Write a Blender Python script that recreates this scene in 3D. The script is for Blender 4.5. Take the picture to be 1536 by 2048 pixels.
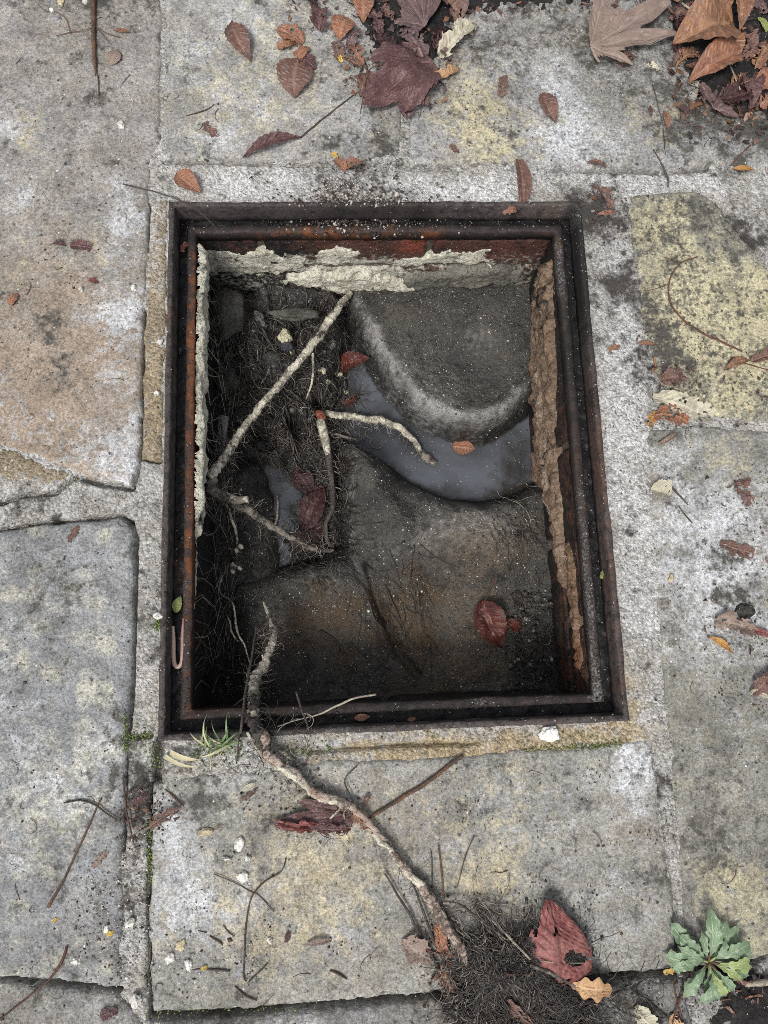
import bpy, math, random
import numpy as np
from mathutils import Vector, noise as mnoise

for o in list(bpy.data.objects): bpy.data.objects.remove(o)
sc = bpy.context.scene
COL = sc.collection
rnd = random.Random(11)
R_ = math.radians

# ------------------------------------------------------------------ camera
CAM_E = (0.18732432, -0.05227492, -0.03589327)
CAM_L = (-0.05557901, -0.23204126, 0.82672626)
FPX = 1450.0                                   # focal length in pixels of the 1536 x 2048 photograph
cam = bpy.data.cameras.new('camera'); camo = bpy.data.objects.new('camera', cam); COL.objects.link(camo)
camo.location = CAM_L; camo.rotation_euler = CAM_E
cam.sensor_fit = 'VERTICAL'; cam.sensor_height = 24.0; cam.lens = 24.0 * FPX / 2048.0
cam.clip_start = 0.02; cam.clip_end = 100.0
sc.camera = camo
# ------------------------------------------------------------------ overcast sky, one soft sun
SUN_EL, SUN_AZ = R_(58), R_(215)
w = bpy.data.worlds.new('World'); sc.world = w; w.use_nodes = True
wn = w.node_tree.nodes; wl = w.node_tree.links
bg = wn['Background']
sky = wn.new('ShaderNodeTexSky'); sky.sky_type = 'NISHITA'; sky.sun_disc = False
sky.sun_elevation = SUN_EL; sky.sun_rotation = SUN_AZ; sky.air_density = 1.0; sky.dust_density = 4.0
hsv = wn.new('ShaderNodeHueSaturation'); hsv.inputs['Saturation'].default_value = 0.30   # cloud cover: grey, barely blue
wl.new(sky.outputs[0], hsv.inputs['Color']); wl.new(hsv.outputs[0], bg.inputs['Color'])
bg.inputs['Strength'].default_value = 0.12
sun = bpy.data.lights.new('sun', 'SUN'); suno = bpy.data.objects.new('sun', sun); COL.objects.link(suno)
sun.energy = 1.5; sun.angle = R_(13); sun.color = (1.0, 0.985, 0.96)
_sd = Vector((math.sin(SUN_AZ) * math.cos(SUN_EL), math.cos(SUN_AZ) * math.cos(SUN_EL), math.sin(SUN_EL)))
suno.rotation_euler = _sd.to_track_quat('Z', 'Y').to_euler()
sc.view_settings.view_transform = 'Standard'; sc.view_settings.look = 'None'
sc.view_settings.gamma = 1.0; sc.view_settings.use_curve_mapping = False
sc.view_settings.exposure = 0.74
sc.cycles.use_denoising = False; sc.cycles.filter_width = 0.85
sc.cycles.max_bounces = 6; sc.cycles.diffuse_bounces = 3

# ------------------------------------------------------------------ photo pixel -> point in the place
def _rot(e):
    cx, sx = math.cos(e[0]), math.sin(e[0]); cy, sy = math.cos(e[1]), math.sin(e[1]); cz, sz = math.cos(e[2]), math.sin(e[2])
    return (np.array([[cz,-sz,0],[sz,cz,0],[0,0,1]]) @ np.array([[cy,0,sy],[0,1,0],[-sy,0,cy]]) @ np.array([[1,0,0],[0,cx,-sx],[0,sx,cx]]))
RM = _rot(CAM_E); CL = np.array(CAM_L)
def ray(x, y): return RM @ np.array([(x - 768) / FPX, -(y - 1024) / FPX, -1.0])
def P(x, y, z=0.0):
    d = ray(x, y); return CL + d * ((z - CL[2]) / d[2])
def PW(x, y, ax, val):
    d = ray(x, y); return CL + d * ((val - CL[ax]) / d[ax])
def PP(pts, z=0.0): return [tuple(P(a, b, z)[:2]) for a, b in pts]

# ------------------------------------------------------------------ numpy noise
def _hash(ix, iy, s):
    h = (ix.astype(np.int64) * 374761393 + iy.astype(np.int64) * 668265263 + s * 982451653) & 0xffffffff
    h = ((h ^ (h >> 13)) * 1274126177) & 0xffffffff
    return ((h ^ (h >> 16)) & 0xffff) / 65535.0
def vnoise(x, y, s=0):
    ix = np.floor(x); iy = np.floor(y); fx = x - ix; fy = y - iy
    fx = fx * fx * fx * (fx * (fx * 6 - 15) + 10); fy = fy * fy * fy * (fy * (fy * 6 - 15) + 10)
    a = _hash(ix, iy, s); b = _hash(ix + 1, iy, s); c = _hash(ix, iy + 1, s); d = _hash(ix + 1, iy + 1, s)
    return (a + (b - a) * fx) * (1 - fy) + (c + (d - c) * fx) * fy
def fbm(x, y, f, octv=4, s=0, rough=0.5):
    x = np.asarray(x, float); y = np.asarray(y, float)
    t = 0; a = 1.0; n = 0
    for k in range(octv):
        t = t + a * (vnoise(x * f + 13.7 * k, y * f - 7.1 * k, s + k * 17) - 0.5); n += a; f *= 2.03; a *= rough
    return t / n * 2.0
def sstep(a, b, x):
    t = np.clip((x - a) / (b - a), 0, 1); return t * t * (3 - 2 * t)
def sdf(poly, X, Y):
    """signed distance, positive inside"""
    d2 = np.full(X.shape, 1e9); ins = np.zeros(X.shape, bool); n = len(poly)
    for i in range(n):
        ax, ay = poly[i]; bx, by = poly[(i + 1) % n]
        ex, ey = bx - ax, by - ay; L = ex * ex + ey * ey + 1e-15
        t = np.clip(((X - ax) * ex + (Y - ay) * ey) / L, 0, 1)
        d2 = np.minimum(d2, (X - ax - t * ex) ** 2 + (Y - ay - t * ey) ** 2)
        c = (ay > Y) != (by > Y)
        ins ^= c & (X < (bx - ax) * (Y - ay) / ((by - ay) if by != ay else 1e-12) + ax)
    return np.where(ins, 1, -1) * np.sqrt(d2)
def pdist(pl, X, Y):
    d2 = np.full(np.shape(X), 1e9)
    for (ax, ay), (bx, by) in zip(pl[:-1], pl[1:]):
        ex, ey = bx - ax, by - ay; L = ex * ex + ey * ey + 1e-15
        t = np.clip(((X - ax) * ex + (Y - ay) * ey) / L, 0, 1)
        d2 = np.minimum(d2, (X - ax - t * ex) ** 2 + (Y - ay - t * ey) ** 2)
    return np.sqrt(d2)

# ------------------------------------------------------------------ objects
def link(o, parent=None, label=None, cat=None, group=None, kind=None):
    COL.objects.link(o)
    if parent is not None: o.parent = parent
    if label: o['label'] = label
    if cat: o['category'] = cat
    if group: o['group'] = group
    if kind: o['kind'] = kind
    return o
def empty(name, **k): return link(bpy.data.objects.new(name, None), **k)
def mesh(name, V, F, mat, attr=None, smooth=True, **k):
    me = bpy.data.meshes.new(name)
    V = np.asarray(V, np.float32)
    if isinstance(F, np.ndarray):
        n, q = F.shape
        me.vertices.add(len(V)); me.vertices.foreach_set('co', V.ravel())
        me.loops.add(n * q); me.loops.foreach_set('vertex_index', F.astype(np.int32).ravel())
        me.polygons.add(n); me.polygons.foreach_set('loop_start', np.arange(0, n * q, q, dtype=np.int32))
        me.update(calc_edges=True)
    else:
        me.from_pydata(V.tolist(), [], F); me.update()
    if smooth: me.polygons.foreach_set('use_smooth', np.ones(len(me.polygons), bool))
    if attr is not None:
        a = me.color_attributes.new('mask', 'FLOAT_COLOR', 'POINT')
        a.data.foreach_set('color', np.asarray(attr, np.float32).ravel())
    if mat: me.materials.append(mat)
    return link(bpy.data.objects.new(name, me), **k)
def gridmesh(name, X, Y, Z, keep, mat, attr=None, **k):
    ny, nx = X.shape
    idx = np.arange(nx * ny).reshape(ny, nx)
    q = keep[:-1, :-1] & keep[1:, :-1] & keep[:-1, 1:] & keep[1:, 1:]
    F = np.stack([idx[:-1, :-1][q], idx[:-1, 1:][q], idx[1:, 1:][q], idx[1:, :-1][q]], 1)
    used = np.unique(F); mp = np.full(nx * ny, -1); mp[used] = np.arange(len(used))
    V = np.stack([X.ravel(), Y.ravel(), Z.ravel()], 1)[used]
    A = None if attr is None else attr.reshape(-1, 4)[used]
    return mesh(name, V, mp[F], mat, A, **k)
def blobs(X, Y, lst, z=0.0):
    """stain amounts (4 channels) from soft patches (px, py, rx, ry, channel, strength), outlines torn by noise"""
    A = np.zeros(X.shape + (4,))
    if not len(lst): return A
    wx = X + 0.022 * fbm(X, Y, 11, 3, 5, .6) + 0.010 * fbm(X, Y, 60, 3, 6, .6); wy = Y + 0.022 * fbm(X, Y, 11, 3, 7, .6) + 0.010 * fbm(X, Y, 60, 3, 8, .6)
    for px, py, rx, ry, ch, s in lst:
        c = P(px, py, z); k = 0.00061; q = min(1.0, min(rx, ry) / 45.0)
        d2 = ((X + (wx - X) * q - c[0]) / (rx * k)) ** 2 + ((Y + (wy - Y) * q - c[1]) / (ry * k)) ** 2
        A[..., ch] = A[..., ch] + s * np.exp(-0.9 * d2)
    return A

# ------------------------------------------------------------------ material nodes
class NT:
    def __init__(s, name):
        s.m = bpy.data.materials.new(name); s.m.use_nodes = True
        s.n = s.m.node_tree.nodes; s.l = s.m.node_tree.links
        s.b = s.n['Principled BSDF']; s.tc = s.n.new('ShaderNodeTexCoord')
        s.vec = s.tc.outputs['Object']
    def put(s, sock, v):
        if hasattr(v, 'is_output'): s.l.new(v, sock)
        elif isinstance(v, (tuple, list)) and len(v) == 3 and sock.type == 'RGBA': sock.default_value = (*v, 1)
        else: sock.default_value = v
    def shift(s, off):
        mp = s.n.new('ShaderNodeMapping'); mp.inputs['Location'].default_value = off
        s.l.new(s.vec, mp.inputs[0]); s.vec = mp.outputs[0]
    def noise(s, scale, detail=4, rough=0.55, dist=0.0, vec=None):
        t = s.n.new('ShaderNodeTexNoise'); s.l.new(vec or s.vec, t.inputs['Vector'])
        t.inputs['Scale'].default_value = scale; t.inputs['Detail'].default_value = detail
        t.inputs['Roughness'].default_value = rough; t.inputs['Distortion'].default_value = dist
        return t.outputs['Fac']
    def vor(s, scale, feat='F1', out='Distance', rand=1.0, vec=None):
        t = s.n.new('ShaderNodeTexVoronoi'); t.feature = feat; s.l.new(vec or s.vec, t.inputs['Vector'])
        t.inputs['Scale'].default_value = scale; t.inputs['Randomness'].default_value = rand
        return t.outputs[out]
    def ramp(s, f, lo, hi, a=0.0, b=1.0):
        t = s.n.new('ShaderNodeMapRange'); t.interpolation_type = 'SMOOTHSTEP'
        s.put(t.inputs['Value'], f)
        for nm, v in (('From Min', lo), ('From Max', hi), ('To Min', a), ('To Max', b)): t.inputs[nm].default_value = v
        return t.outputs['Result']
    def math(s, op, a, b=0.0):
        t = s.n.new('ShaderNodeMath'); t.operation = op; s.put(t.inputs[0], a); s.put(t.inputs[1], b); return t.outputs[0]
    def mix(s, f, a, b, mode='MIX'):
        t = s.n.new('ShaderNodeMix'); t.data_type = 'RGBA'; t.blend_type = mode
        s.put(t.inputs[0], f); s.put(t.inputs[6], a); s.put(t.inputs[7], b); return t.outputs[2]
    def attr(s, name='mask'):
        t = s.n.new('ShaderNodeAttribute'); t.attribute_name = name
        q = s.n.new('ShaderNodeSeparateColor'); s.l.new(t.outputs['Color'], q.inputs[0])
        return q.outputs[0], q.outputs[1], q.outputs[2], t.outputs['Alpha']
    def bump(s, h, strength=0.5, dist=0.002, nrm=None):
        t = s.n.new('ShaderNodeBump'); s.put(t.inputs['Height'], h)
        t.inputs['Strength'].default_value = strength; t.inputs['Distance'].default_value = dist
        if nrm is not None: s.l.new(nrm, t.inputs['Normal'])
        return t.outputs[0]
    def done(s, col, rough=0.85, nrm=None, spec=0.4):
        s.put(s.b.inputs['Base Color'], col); s.put(s.b.inputs['Roughness'], rough)
        s.put(s.b.inputs['Specular IOR Level'], spec)
        if nrm is not None: s.l.new(nrm, s.b.inputs['Normal'])
        return s.m
    def cov(s, amount, nz, gain=2.2, lo=0.15, hi=0.85):     # how far a stain covers: its amount, torn by noise
        g = s.math('MULTIPLY', amount, 5.0); g.node.use_clamp = True
        return s.ramp(s.math('ADD', amount, s.math('MULTIPLY', s.math('MULTIPLY', s.math('SUBTRACT', nz, 0.5), gain), g)), lo, hi)

def stone_mat(name, base, base2, seed, ochre=(0.42, 0.36, 0.22), white=(0.52, 0.53, 0.54), dark=(0.070, 0.066, 0.056), warm=(0.285, 0.225, 0.17),
              lich=0.0, spots=0.35, blob=0.0, grain=1.0):
    t = NT(name); t.shift((seed * 1.37, seed * 0.71, seed * 0.39))
    R, G, B, A = t.attr()
    n1 = t.noise(9, 4, 0.65); n2 = t.noise(38, 6, 0.72); m3 = t.noise(90, 5, 0.74)
    gr = t.noise(290, 3, 0.75); gr2 = t.noise(560, 1, 0.6)
    mp = t.n.new('ShaderNodeMapping'); mp.inputs['Location'].default_value = (4.1, 9.3, 2.2); t.l.new(t.vec, mp.inputs[0]); v2 = mp.outputs[0]
    k2 = t.noise(48, 6, 0.74, vec=v2)
    cov = t.cov
    col = t.mix(t.ramp(n1, 0.36, 0.64), base, base2)
    col = t.mix(t.math('MULTIPLY', t.ramp(k2, 0.44, 0.60), 0.35), col, t.mix(1.0, col, (1.35, 1.28, 1.1), 'MULTIPLY'))
    col = t.mix(cov(A, n2, 1.6, 0.0, 1.0), col, warm)
    col = t.mix(cov(R, k2), col, ochre)
    if blob > 0:     # round cream lichen colonies
        dv = t.n.new('ShaderNodeVectorMath'); dv.operation = 'MULTIPLY_ADD'
        cn = t.n.new('ShaderNodeTexNoise'); cn.inputs['Scale'].default_value = 70; cn.inputs['Detail'].default_value = 4; t.l.new(v2, cn.inputs['Vector'])
        t.l.new(cn.outputs['Color'], dv.inputs[0]); dv.inputs[1].default_value = (0.022,) * 3; t.l.new(v2, dv.inputs[2])
        d = t.vor(30, vec=dv.outputs[0])
        f = t.math('ADD', t.math('SUBTRACT', 0.74, t.math('MULTIPLY', d, 1.35)), t.math('ADD', t.math('MULTIPLY', t.math('SUBTRACT', n1, 0.5), 2.4), t.math('MULTIPLY', t.math('SUBTRACT', m3, 0.5), 1.0)))
        col = t.mix(t.math('MULTIPLY', t.ramp(f, 0.12, 0.62), blob), col, (0.42, 0.405, 0.335))
    col = t.mix(t.math('MULTIPLY', cov(G, m3, 2.6), 0.9), col, white)
    col = t.mix(t.math('MULTIPLY', t.ramp(n2, 0.50, 0.66), spots), col, (0.09, 0.09, 0.085))
    col = t.mix(t.math('MULTIPLY', t.ramp(m3, 0.52, 0.64), spots * 1.3), col, (0.10, 0.097, 0.088))
    if lich > 0:     # dark round spots in yellow lichen
        d = t.vor(125, vec=v2)
        col = t.mix(t.math('MULTIPLY', t.math('MULTIPLY', t.ramp(t.math('ADD', d, t.math('MULTIPLY', t.math('SUBTRACT', gr, 0.5), 0.8)), 0.16, 0.46, 1, 0), t.ramp(n2, 0.34, 0.56)), lich), col, (0.085, 0.08, 0.062))
    col = t.mix(cov(B, m3, 2.4, 0.2, 0.9), col, dark)
    tone = t.noise(17, 5, 0.7, vec=v2)
    col = t.mix(t.ramp(tone, 0.36, 0.64, 0.75, 0.0), col, t.mix(1.0, col, (0.62, 0.61, 0.60), 'MULTIPLY'))
    # sandy grain: pale and dark grains, pits
    g = t.math('ADD', t.math('MULTIPLY', gr, 0.72), t.math('MULTIPLY', gr2, 0.28))
    k = t.n.new('ShaderNodeMapRange'); t.l.new(g, k.inputs['Value'])
    for nm, v in (('From Min', 0.36), ('From Max', 0.64), ('To Min', 1 - 0.46 * grain), ('To Max', 1 + 0.46 * grain)): k.inputs[nm].default_value = v
    k.clamp = True
    vm = t.n.new('ShaderNodeVectorMath'); vm.operation = 'SCALE'; t.l.new(col, vm.inputs[0]); t.l.new(k.outputs[0], vm.inputs['Scale']); col = vm.outputs[0]
    pv = t.vor(120, vec=v2); pc = t.vor(120, out='Color', vec=v2)
    pr = t.n.new('ShaderNodeSeparateColor'); t.l.new(pc, pr.inputs[0])
    pv = t.math('ADD', pv, t.math('MULTIPLY', t.math('SUBTRACT', gr, 0.5), 0.7))
    pit = t.math('MULTIPLY', t.ramp(pv, 0.06, 0.26, 1, 0), t.ramp(pr.outputs[0], 0.84, 0.90))
    fleck = t.math('MULTIPLY', t.ramp(pv, 0.02, 0.16, 1, 0), t.ramp(pr.outputs[1], 0.80, 0.86))
    col = t.mix(t.math('MULTIPLY', pit, 0.85), col, (0.03, 0.028, 0.026))
    col = t.mix(t.math('MULTIPLY', fleck, 0.75), col, (0.66, 0.65, 0.61))
    h = t.math('ADD', t.math('MULTIPLY', gr, 1.0), t.math('ADD', t.math('MULTIPLY', m3, 1.2), t.math('MULTIPLY', gr2, 0.3)))
    h = t.math('SUBTRACT', h, t.math('MULTIPLY', pit, 0.6))
    return t.done(col, t.ramp(n2, 0.3, 0.7, 0.70, 0.92), t.bump(h, 0.6, 0.003), 0.35)

def mortar_mat(name, a, b, seed=0, dark=(0.05, 0.045, 0.04)):
    t = NT(name); t.shift((seed, seed * .6, 0))
    R, G, B, A = t.attr()
    n1 = t.noise(14, 4, 0.65); n2 = t.noise(70, 6, 0.74); gr = t.noise(250, 3, 0.75)
    v = t.vor(330); vc = t.n.new('ShaderNodeSeparateColor'); t.l.new(t.vor(330, out='Color'), vc.inputs[0])
    cov = t.cov
    col = t.mix(t.ramp(n1, 0.38, 0.62), a, b)
    col = t.mix(cov(R, n2), col, (0.34, 0.27, 0.165))
    col = t.mix(t.math('MULTIPLY', cov(G, n2), 0.85), col, (0.52, 0.52, 0.52))
    col = t.mix(cov(A, gr), col, (0.13, 0.16, 0.06))
    sand = t.mix(vc.outputs[0], (0.45, 0.44, 0.42), (1.6, 1.58, 1.54))
    col = t.mix(0.5, col, t.mix(1.0, col, sand, 'MULTIPLY'))
    col = t.mix(t.ramp(gr, 0.47, 0.62, 0, 0.6), col, t.mix(1.0, col, (0.32, 0.31, 0.29), 'MULTIPLY'))
    col = t.mix(t.math('MULTIPLY', t.ramp(n2, 0.54, 0.68), 0.6), col, (0.10, 0.095, 0.085))
    col = t.mix(cov(B, n2, 2.4, 0.2, 0.9), col, dark)
    h = t.math('ADD', t.math('MULTIPLY', gr, 1.3), t.math('SUBTRACT', n2, t.math('MULTIPLY', v, 0.7)))
    return t.done(col, 0.9, t.bump(h, 0.8, 0.0035), 0.3)

# ================================================================== PAVEMENT
STEP = 0.0022
XV0, XV1, YV0, YV1 = -0.62, 0.68, -0.76, 0.76
def slab_geo(poly, step=STEP, top=0.0, und=0.0012, edge_noise=0.0032, rough=1.0, seed=0, drop=0.02, rnd_w=0.008, rnd_h=0.0024):
    xs = [p[0] for p in poly]; ys = [p[1] for p in poly]
    gx = np.arange(min(xs) - 0.008, max(xs) + 0.008, step); gy = np.arange(min(ys) - 0.008, max(ys) + 0.008, step)
    X, Y = np.meshgrid(gx, gy)
    D = sdf(poly, X, Y) + edge_noise * fbm(X, Y, 55, 4, seed + 5, 0.6)
    Z = top + und * fbm(X, Y, 7, 3, seed) + rough * (0.0010 * fbm(X, Y, 55, 3, seed + 1) + 0.0007 * fbm(X, Y, 190, 2, seed + 2))
    Z = Z - rnd_h * (1 - np.clip(D / rnd_w, 0, 1)) ** 2 - drop * np.clip(-D / 0.0045, 0, 1)
    return X, Y, Z, D
SLABS = {
 'a': [(-300,-400),(318,-400),(322,0),(321,290),(300,325),(297,400),(294,500),(286,620),(282,760),(279,900),(258,968),(200,958),(150,942),(80,915),(0,888),(-300,800)],
 'b': [(333,-400),(815,-400),(822,0),(812,150),(796,310),(700,322),(560,318),(420,322),(334,316),(331,150)],
 'c': [(835,-400),(1900,-400),(1900,345),(1536,336),(1420,330),(1330,336),(1200,334),(1080,330),(960,326),(830,328),(818,300),(828,120)],
 'd': [(1254,392),(1320,384),(1392,383),(1432,408),(1480,470),(1536,535),(1760,700),(1760,850),(1536,842),(1440,836),(1370,800),(1318,760),(1296,690),(1284,600),(1268,500)],
 'e': [(1296,862),(1400,850),(1536,862),(1900,870),(1900,1890),(1536,1908),(1476,1930),(1374,1930),(1366,1780),(1350,1600),(1330,1400),(1312,1120)],
 'f': [(306,1572),(400,1552),(505,1545),(640,1524),(900,1514),(1150,1496),(1288,1484),(1304,1500),(1322,1640),(1346,1800),(1351,1936),(1250,1946),(1180,1953),(1010,1960),(870,1984),(600,2008),(304,2026),(300,1850),(303,1700)],
 'g': [(-300,1110),(0,1066),(80,1051),(160,1046),(238,1036),(264,1052),(266,1200),(261,1350),(250,1500),(248,1640),(246,1780),(240,1974),(120,1962),(0,1952),(-300,1930)],
 'h': [(-300,1950),(0,1964),(120,1974),(238,1988),(250,2010),(290,2050),(290,2400),(-300,2400)],
 'i': [(318,2044),(600,2024),(880,2000),(930,2060),(950,2400),(318,2400)],
 'j': [(985,1985),(1180,1972),(1365,1958),(1385,2040),(1400,2400),(985,2400)],
 'k': [(1405,1965),(1490,1952),(1640,1930),(1900,1915),(1900,2400),(1420,2400)],
}
def mottle(X, Y, A, i):
    A[..., 1] += .8 * np.clip(fbm(X, Y, 12, 6, 200 + i, .68) + .04, 0, 1)
    A[..., 0] += (.0 if i == 6 else .38) * np.clip(fbm(X, Y, 9, 5, 220 + i, .62) + .02, 0, 1)
    A[..., 2] += (.6 if i == 3 else 1.15) * np.clip(fbm(X, Y, 13, 6, 240 + i, .70) - .02, 0, 1) + .9 * np.clip(fbm(X, Y, 42, 4, 280 + i, .66) - .12, 0, 1)
    A[..., 3] += .5 * np.clip(fbm(X, Y, 7, 4, 260 + i, .62), 0, 1)
    return A
WPOLY = {k: PP(v) for k, v in SLABS.items()}
#           px    py   rx   ry  channel(0 ochre 1 white 2 dark 3 warm)  strength
STAINS = {
 'a': [(80,760,230,260,3,.75),(60,880,200,110,3,.35),(60,280,120,90,0,.25),(150,520,180,90,0,.22),(230,640,60,110,1,.5),(255,900,50,80,1,.5),(250,420,90,90,1,.28),(260,470,40,40,1,.3),
       (200,195,34,24,2,.5),(20,20,120,40,2,.35),(15,300,30,20,2,.5),(155,492,30,12,2,.5),(110,490,26,10,2,.45),(240,20,70,35,2,.35),(130,740,26,12,2,.3),(150,640,30,16,2,.25),(60,140,120,120,1,.12)],
 'b': [(470,160,170,160,0,.42),(400,270,100,60,1,.35),(600,240,110,80,1,.2),(760,280,60,30,0,.35),(660,285,55,45,2,.55),(760,290,40,35,2,.45),(700,190,120,100,2,.18),(360,40,40,60,1,.2)],
 'c': [(945,235,95,110,0,.8),(1000,300,60,40,0,.5),(1100,240,170,120,1,.32),(1190,300,140,60,1,.3),(1340,230,90,60,0,.3),(1420,260,110,60,2,.55),(1330,170,70,50,2,.4),(1500,250,80,80,2,.5),(880,50,130,120,2,.35),(1320,20,300,120,2,.45),(1270,200,70,50,2,.22)],
 'd': [(1370,600,140,160,0,.74),(1320,440,70,60,0,.7),(1500,700,150,120,0,.65),(1500,590,60,60,0,.6),(1400,800,100,60,0,.4),(1400,410,60,40,2,.4),(1330,660,40,80,2,.4),(1316,715,45,70,2,.5),(1360,560,60,40,2,.25),(1440,470,70,50,2,.3),(1340,480,40,40,2,.35),(1380,740,50,50,2,.4),(1480,480,60,60,2,.15)],
 'e': [(1400,1080,140,220,1,.45),(1390,1190,120,120,1,.35),(1450,1770,60,50,0,.5),(1500,1850,60,80,0,.5),(1480,920,120,60,0,.35),(1440,1470,160,200,2,.10),(1430,1640,90,110,2,.25),(1400,1700,40,60,2,.25)],
 'f': [(620,1740,110,100,0,.45),(700,1640,110,70,0,.2),(960,1740,60,40,0,.45),(1290,1545,50,70,1,.7),(1180,1580,170,80,1,.22),(360,1700,50,120,1,.35),(560,1870,230,70,0,.28),(900,1640,180,80,0,.15),(1280,1780,50,40,2,.4),(1100,1860,140,70,1,.12),(520,1640,140,60,2,.1),(330,1650,50,70,1,.35)],
 'g': [(120,1240,130,120,0,.22),(60,1600,90,110,0,.35),(130,1650,60,70,0,.3),(180,1420,120,200,1,.16),(60,1950,120,40,0,.4),(215,1490,40,120,1,.2),(190,1780,60,90,2,.25)],
 'h': [(150,2010,160,60,1,.15)], 'i': [(600,2040,300,60,2,.2)], 'j': [(1050,2000,140,100,2,.9),(1200,2020,60,60,1,.25)], 'k': [(1480,2000,120,50,2,.45)],
}
GREY1, GREY2 = (0.27, 0.265, 0.25), (0.21, 0.20, 0.185)
SMAT = {
 'a': stone_mat('sandstone_brown', (0.265, 0.255, 0.245), (0.225, 0.21, 0.19), 1, spots=.30),
 'b': stone_mat('sandstone_cream', (0.30, 0.295, 0.285), (0.255, 0.25, 0.235), 2, ochre=(0.42, 0.39, 0.29), spots=.28),
 'c': stone_mat('sandstone_grey', (0.275, 0.275, 0.275), (0.235, 0.23, 0.215), 3, ochre=(0.38, 0.34, 0.225), lich=.5, spots=.4),
 'd': stone_mat('sandstone_yellow', (0.23, 0.225, 0.19), (0.17, 0.165, 0.135), 4, ochre=(0.43, 0.39, 0.255), lich=.9, spots=.6),
 'e': stone_mat('sandstone_olive', (0.225, 0.22, 0.20), (0.185, 0.18, 0.155), 5, ochre=(0.37, 0.335, 0.225), spots=.45),
 'f': stone_mat('sandstone_pale', (0.265, 0.262, 0.245), (0.225, 0.22, 0.195), 6, ochre=(0.42, 0.365, 0.25), spots=.36),
 'g': stone_mat('sandstone_lichen', (0.235, 0.24, 0.245), (0.185, 0.19, 0.195), 7, ochre=(0.40, 0.385, 0.315), spots=.5, blob=.85),
 'h': stone_mat('sandstone_dim', (0.22, 0.22, 0.21), (0.18, 0.175, 0.165), 8, spots=.4),
 'i': stone_mat('sandstone_dull', (0.19, 0.19, 0.18), (0.15, 0.145, 0.14), 9, spots=.45),
}
SMAT['j'] = SMAT['i']; SMAT['k'] = SMAT['h']
MORTAR = mortar_mat('mortar_pale', (0.36, 0.355, 0.34), (0.28, 0.27, 0.245))
MORTAR_TAN = mortar_mat('mortar_tan', (0.27, 0.225, 0.16), (0.22, 0.18, 0.125), 3.0)
HX, HY = 0.26, 0.322                       # half size of the iron frame
# mortar bed: everything between the slabs
gx = np.arange(XV0, XV1, 0.0019); gy = np.arange(YV0, YV1, 0.0019)
X, Y = np.meshgrid(gx, gy)
SD = np.full(X.shape, -1.0)
for k_, pl in WPOLY.items(): SD = np.maximum(SD, sdf(pl, X, Y))
CRACKS = [([(286,620),(283,760),(280,905),(262,975),(205,968),(150,952),(110,985),(40,990),(0,1005)], .006, .0022), ([(0,1062),(80,1046),(160,1040),(238,1031),(262,1044),(270,1090),(268,1200),(264,1350),(254,1470)], .006, .002),
          ([(304,1570),(302,1700),(300,1860),(302,2030)], .006, .002), ([(302,2034),(600,2016),(870,1992),(1010,1968),(1180,1961),(1350,1945),(1374,1936),(1476,1936),(1536,1914)], .008, .003),
          ([(1310,1490),(1328,1640),(1352,1800),(1358,1940)], .0018, .0012), ([(0,1958),(120,1968),(240,1982)], .004, .0018), ([(248,1500),(246,1640),(246,1700)], .004, .0016),
          ([(285,915),(318,922)], .005, .0016), ([(318,1480),(313,1560)], .007, .003), ([(330,322),(560,325),(700,328),(800,320)], .004, .002), ([(1080,336),(1200,340),(1330,342),(1420,336)], .005, .0022),
          ([(1392,380),(1436,404),(1484,468),(1540,530)], .004, .0022), ([(296,410),(292,500)], .004, .002), ([(620,1505),(700,1498),(800,1490),(960,1488)], .003, .0014), ([(250,1478),(300,1472)], .004, .0016)]
Z = -0.0016 + 0.0016 * fbm(X, Y, 18, 3, 40) + 0.0016 * fbm(X, Y, 80, 3, 41) + 0.0008 * fbm(X, Y, 230, 2, 42)
for pl, dp, wd in CRACKS:
    dd = pdist(PP(pl), X, Y) + 0.0012 * fbm(X, Y, 70, 3, 43)
    Z -= dp * 2.6 * (1 - sstep(0.35, 1.0, dd / (wd * 1.5 + .0012)))
A = blobs(X, Y, [(640,370,380,50,1,.3),(450,360,150,60,1,.35),(900,370,250,50,1,.5),(1250,360,150,40,1,.3),(1400,360,150,50,1,.45),(1250,820,60,330,1,.5),(1280,1150,60,260,1,.35),(1250,520,50,120,1,.35),
    (720,385,120,40,2,.45),(720,340,110,40,2,.3),(860,300,80,30,2,.1),(1170,400,60,40,2,.6),(1215,440,60,60,2,.55),(1225,560,40,60,2,.3),(1330,690,70,90,2,.5),(1270,760,60,50,2,.35),(1430,440,50,40,2,.2),(1500,450,50,60,2,.45),
    (860,1500,320,40,0,.5),(1100,1480,200,40,0,.35),(295,1300,40,220,1,.28),(150,1000,160,40,1,.2),(290,1080,40,100,1,.1),(380,1520,120,40,1,.3),(420,1520,120,30,2,.12),(275,1600,40,60,2,.3),(300,1620,60,50,2,.35),(270,1800,40,150,1,.42),(270,1760,36,90,2,.12),
    (250,1480,30,80,3,.25),(300,1500,30,60,3,.3),(300,1700,12,90,3,.45),(320,1245,20,20,3,.5),(1180,1480,140,16,3,.3),(1000,1995,190,80,2,1.0),(1480,1965,100,50,2,.6),(1240,1400,40,140,0,.35),(1280,1440,40,60,0,.2),(1330,1600,30,300,2,.14),(60,940,90,40,0,.4),(1250,560,60,140,2,.12),(1290,640,50,120,2,.15),(900,330,200,14,2,.3),(1400,345,150,14,2,.3)])
A[..., 2] += 1.0 * np.clip(fbm(X, Y, 15, 6, 301, .7) - .04, 0, 1) + .8 * np.clip(fbm(X, Y, 45, 4, 302, .66) - .12, 0, 1)
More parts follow.
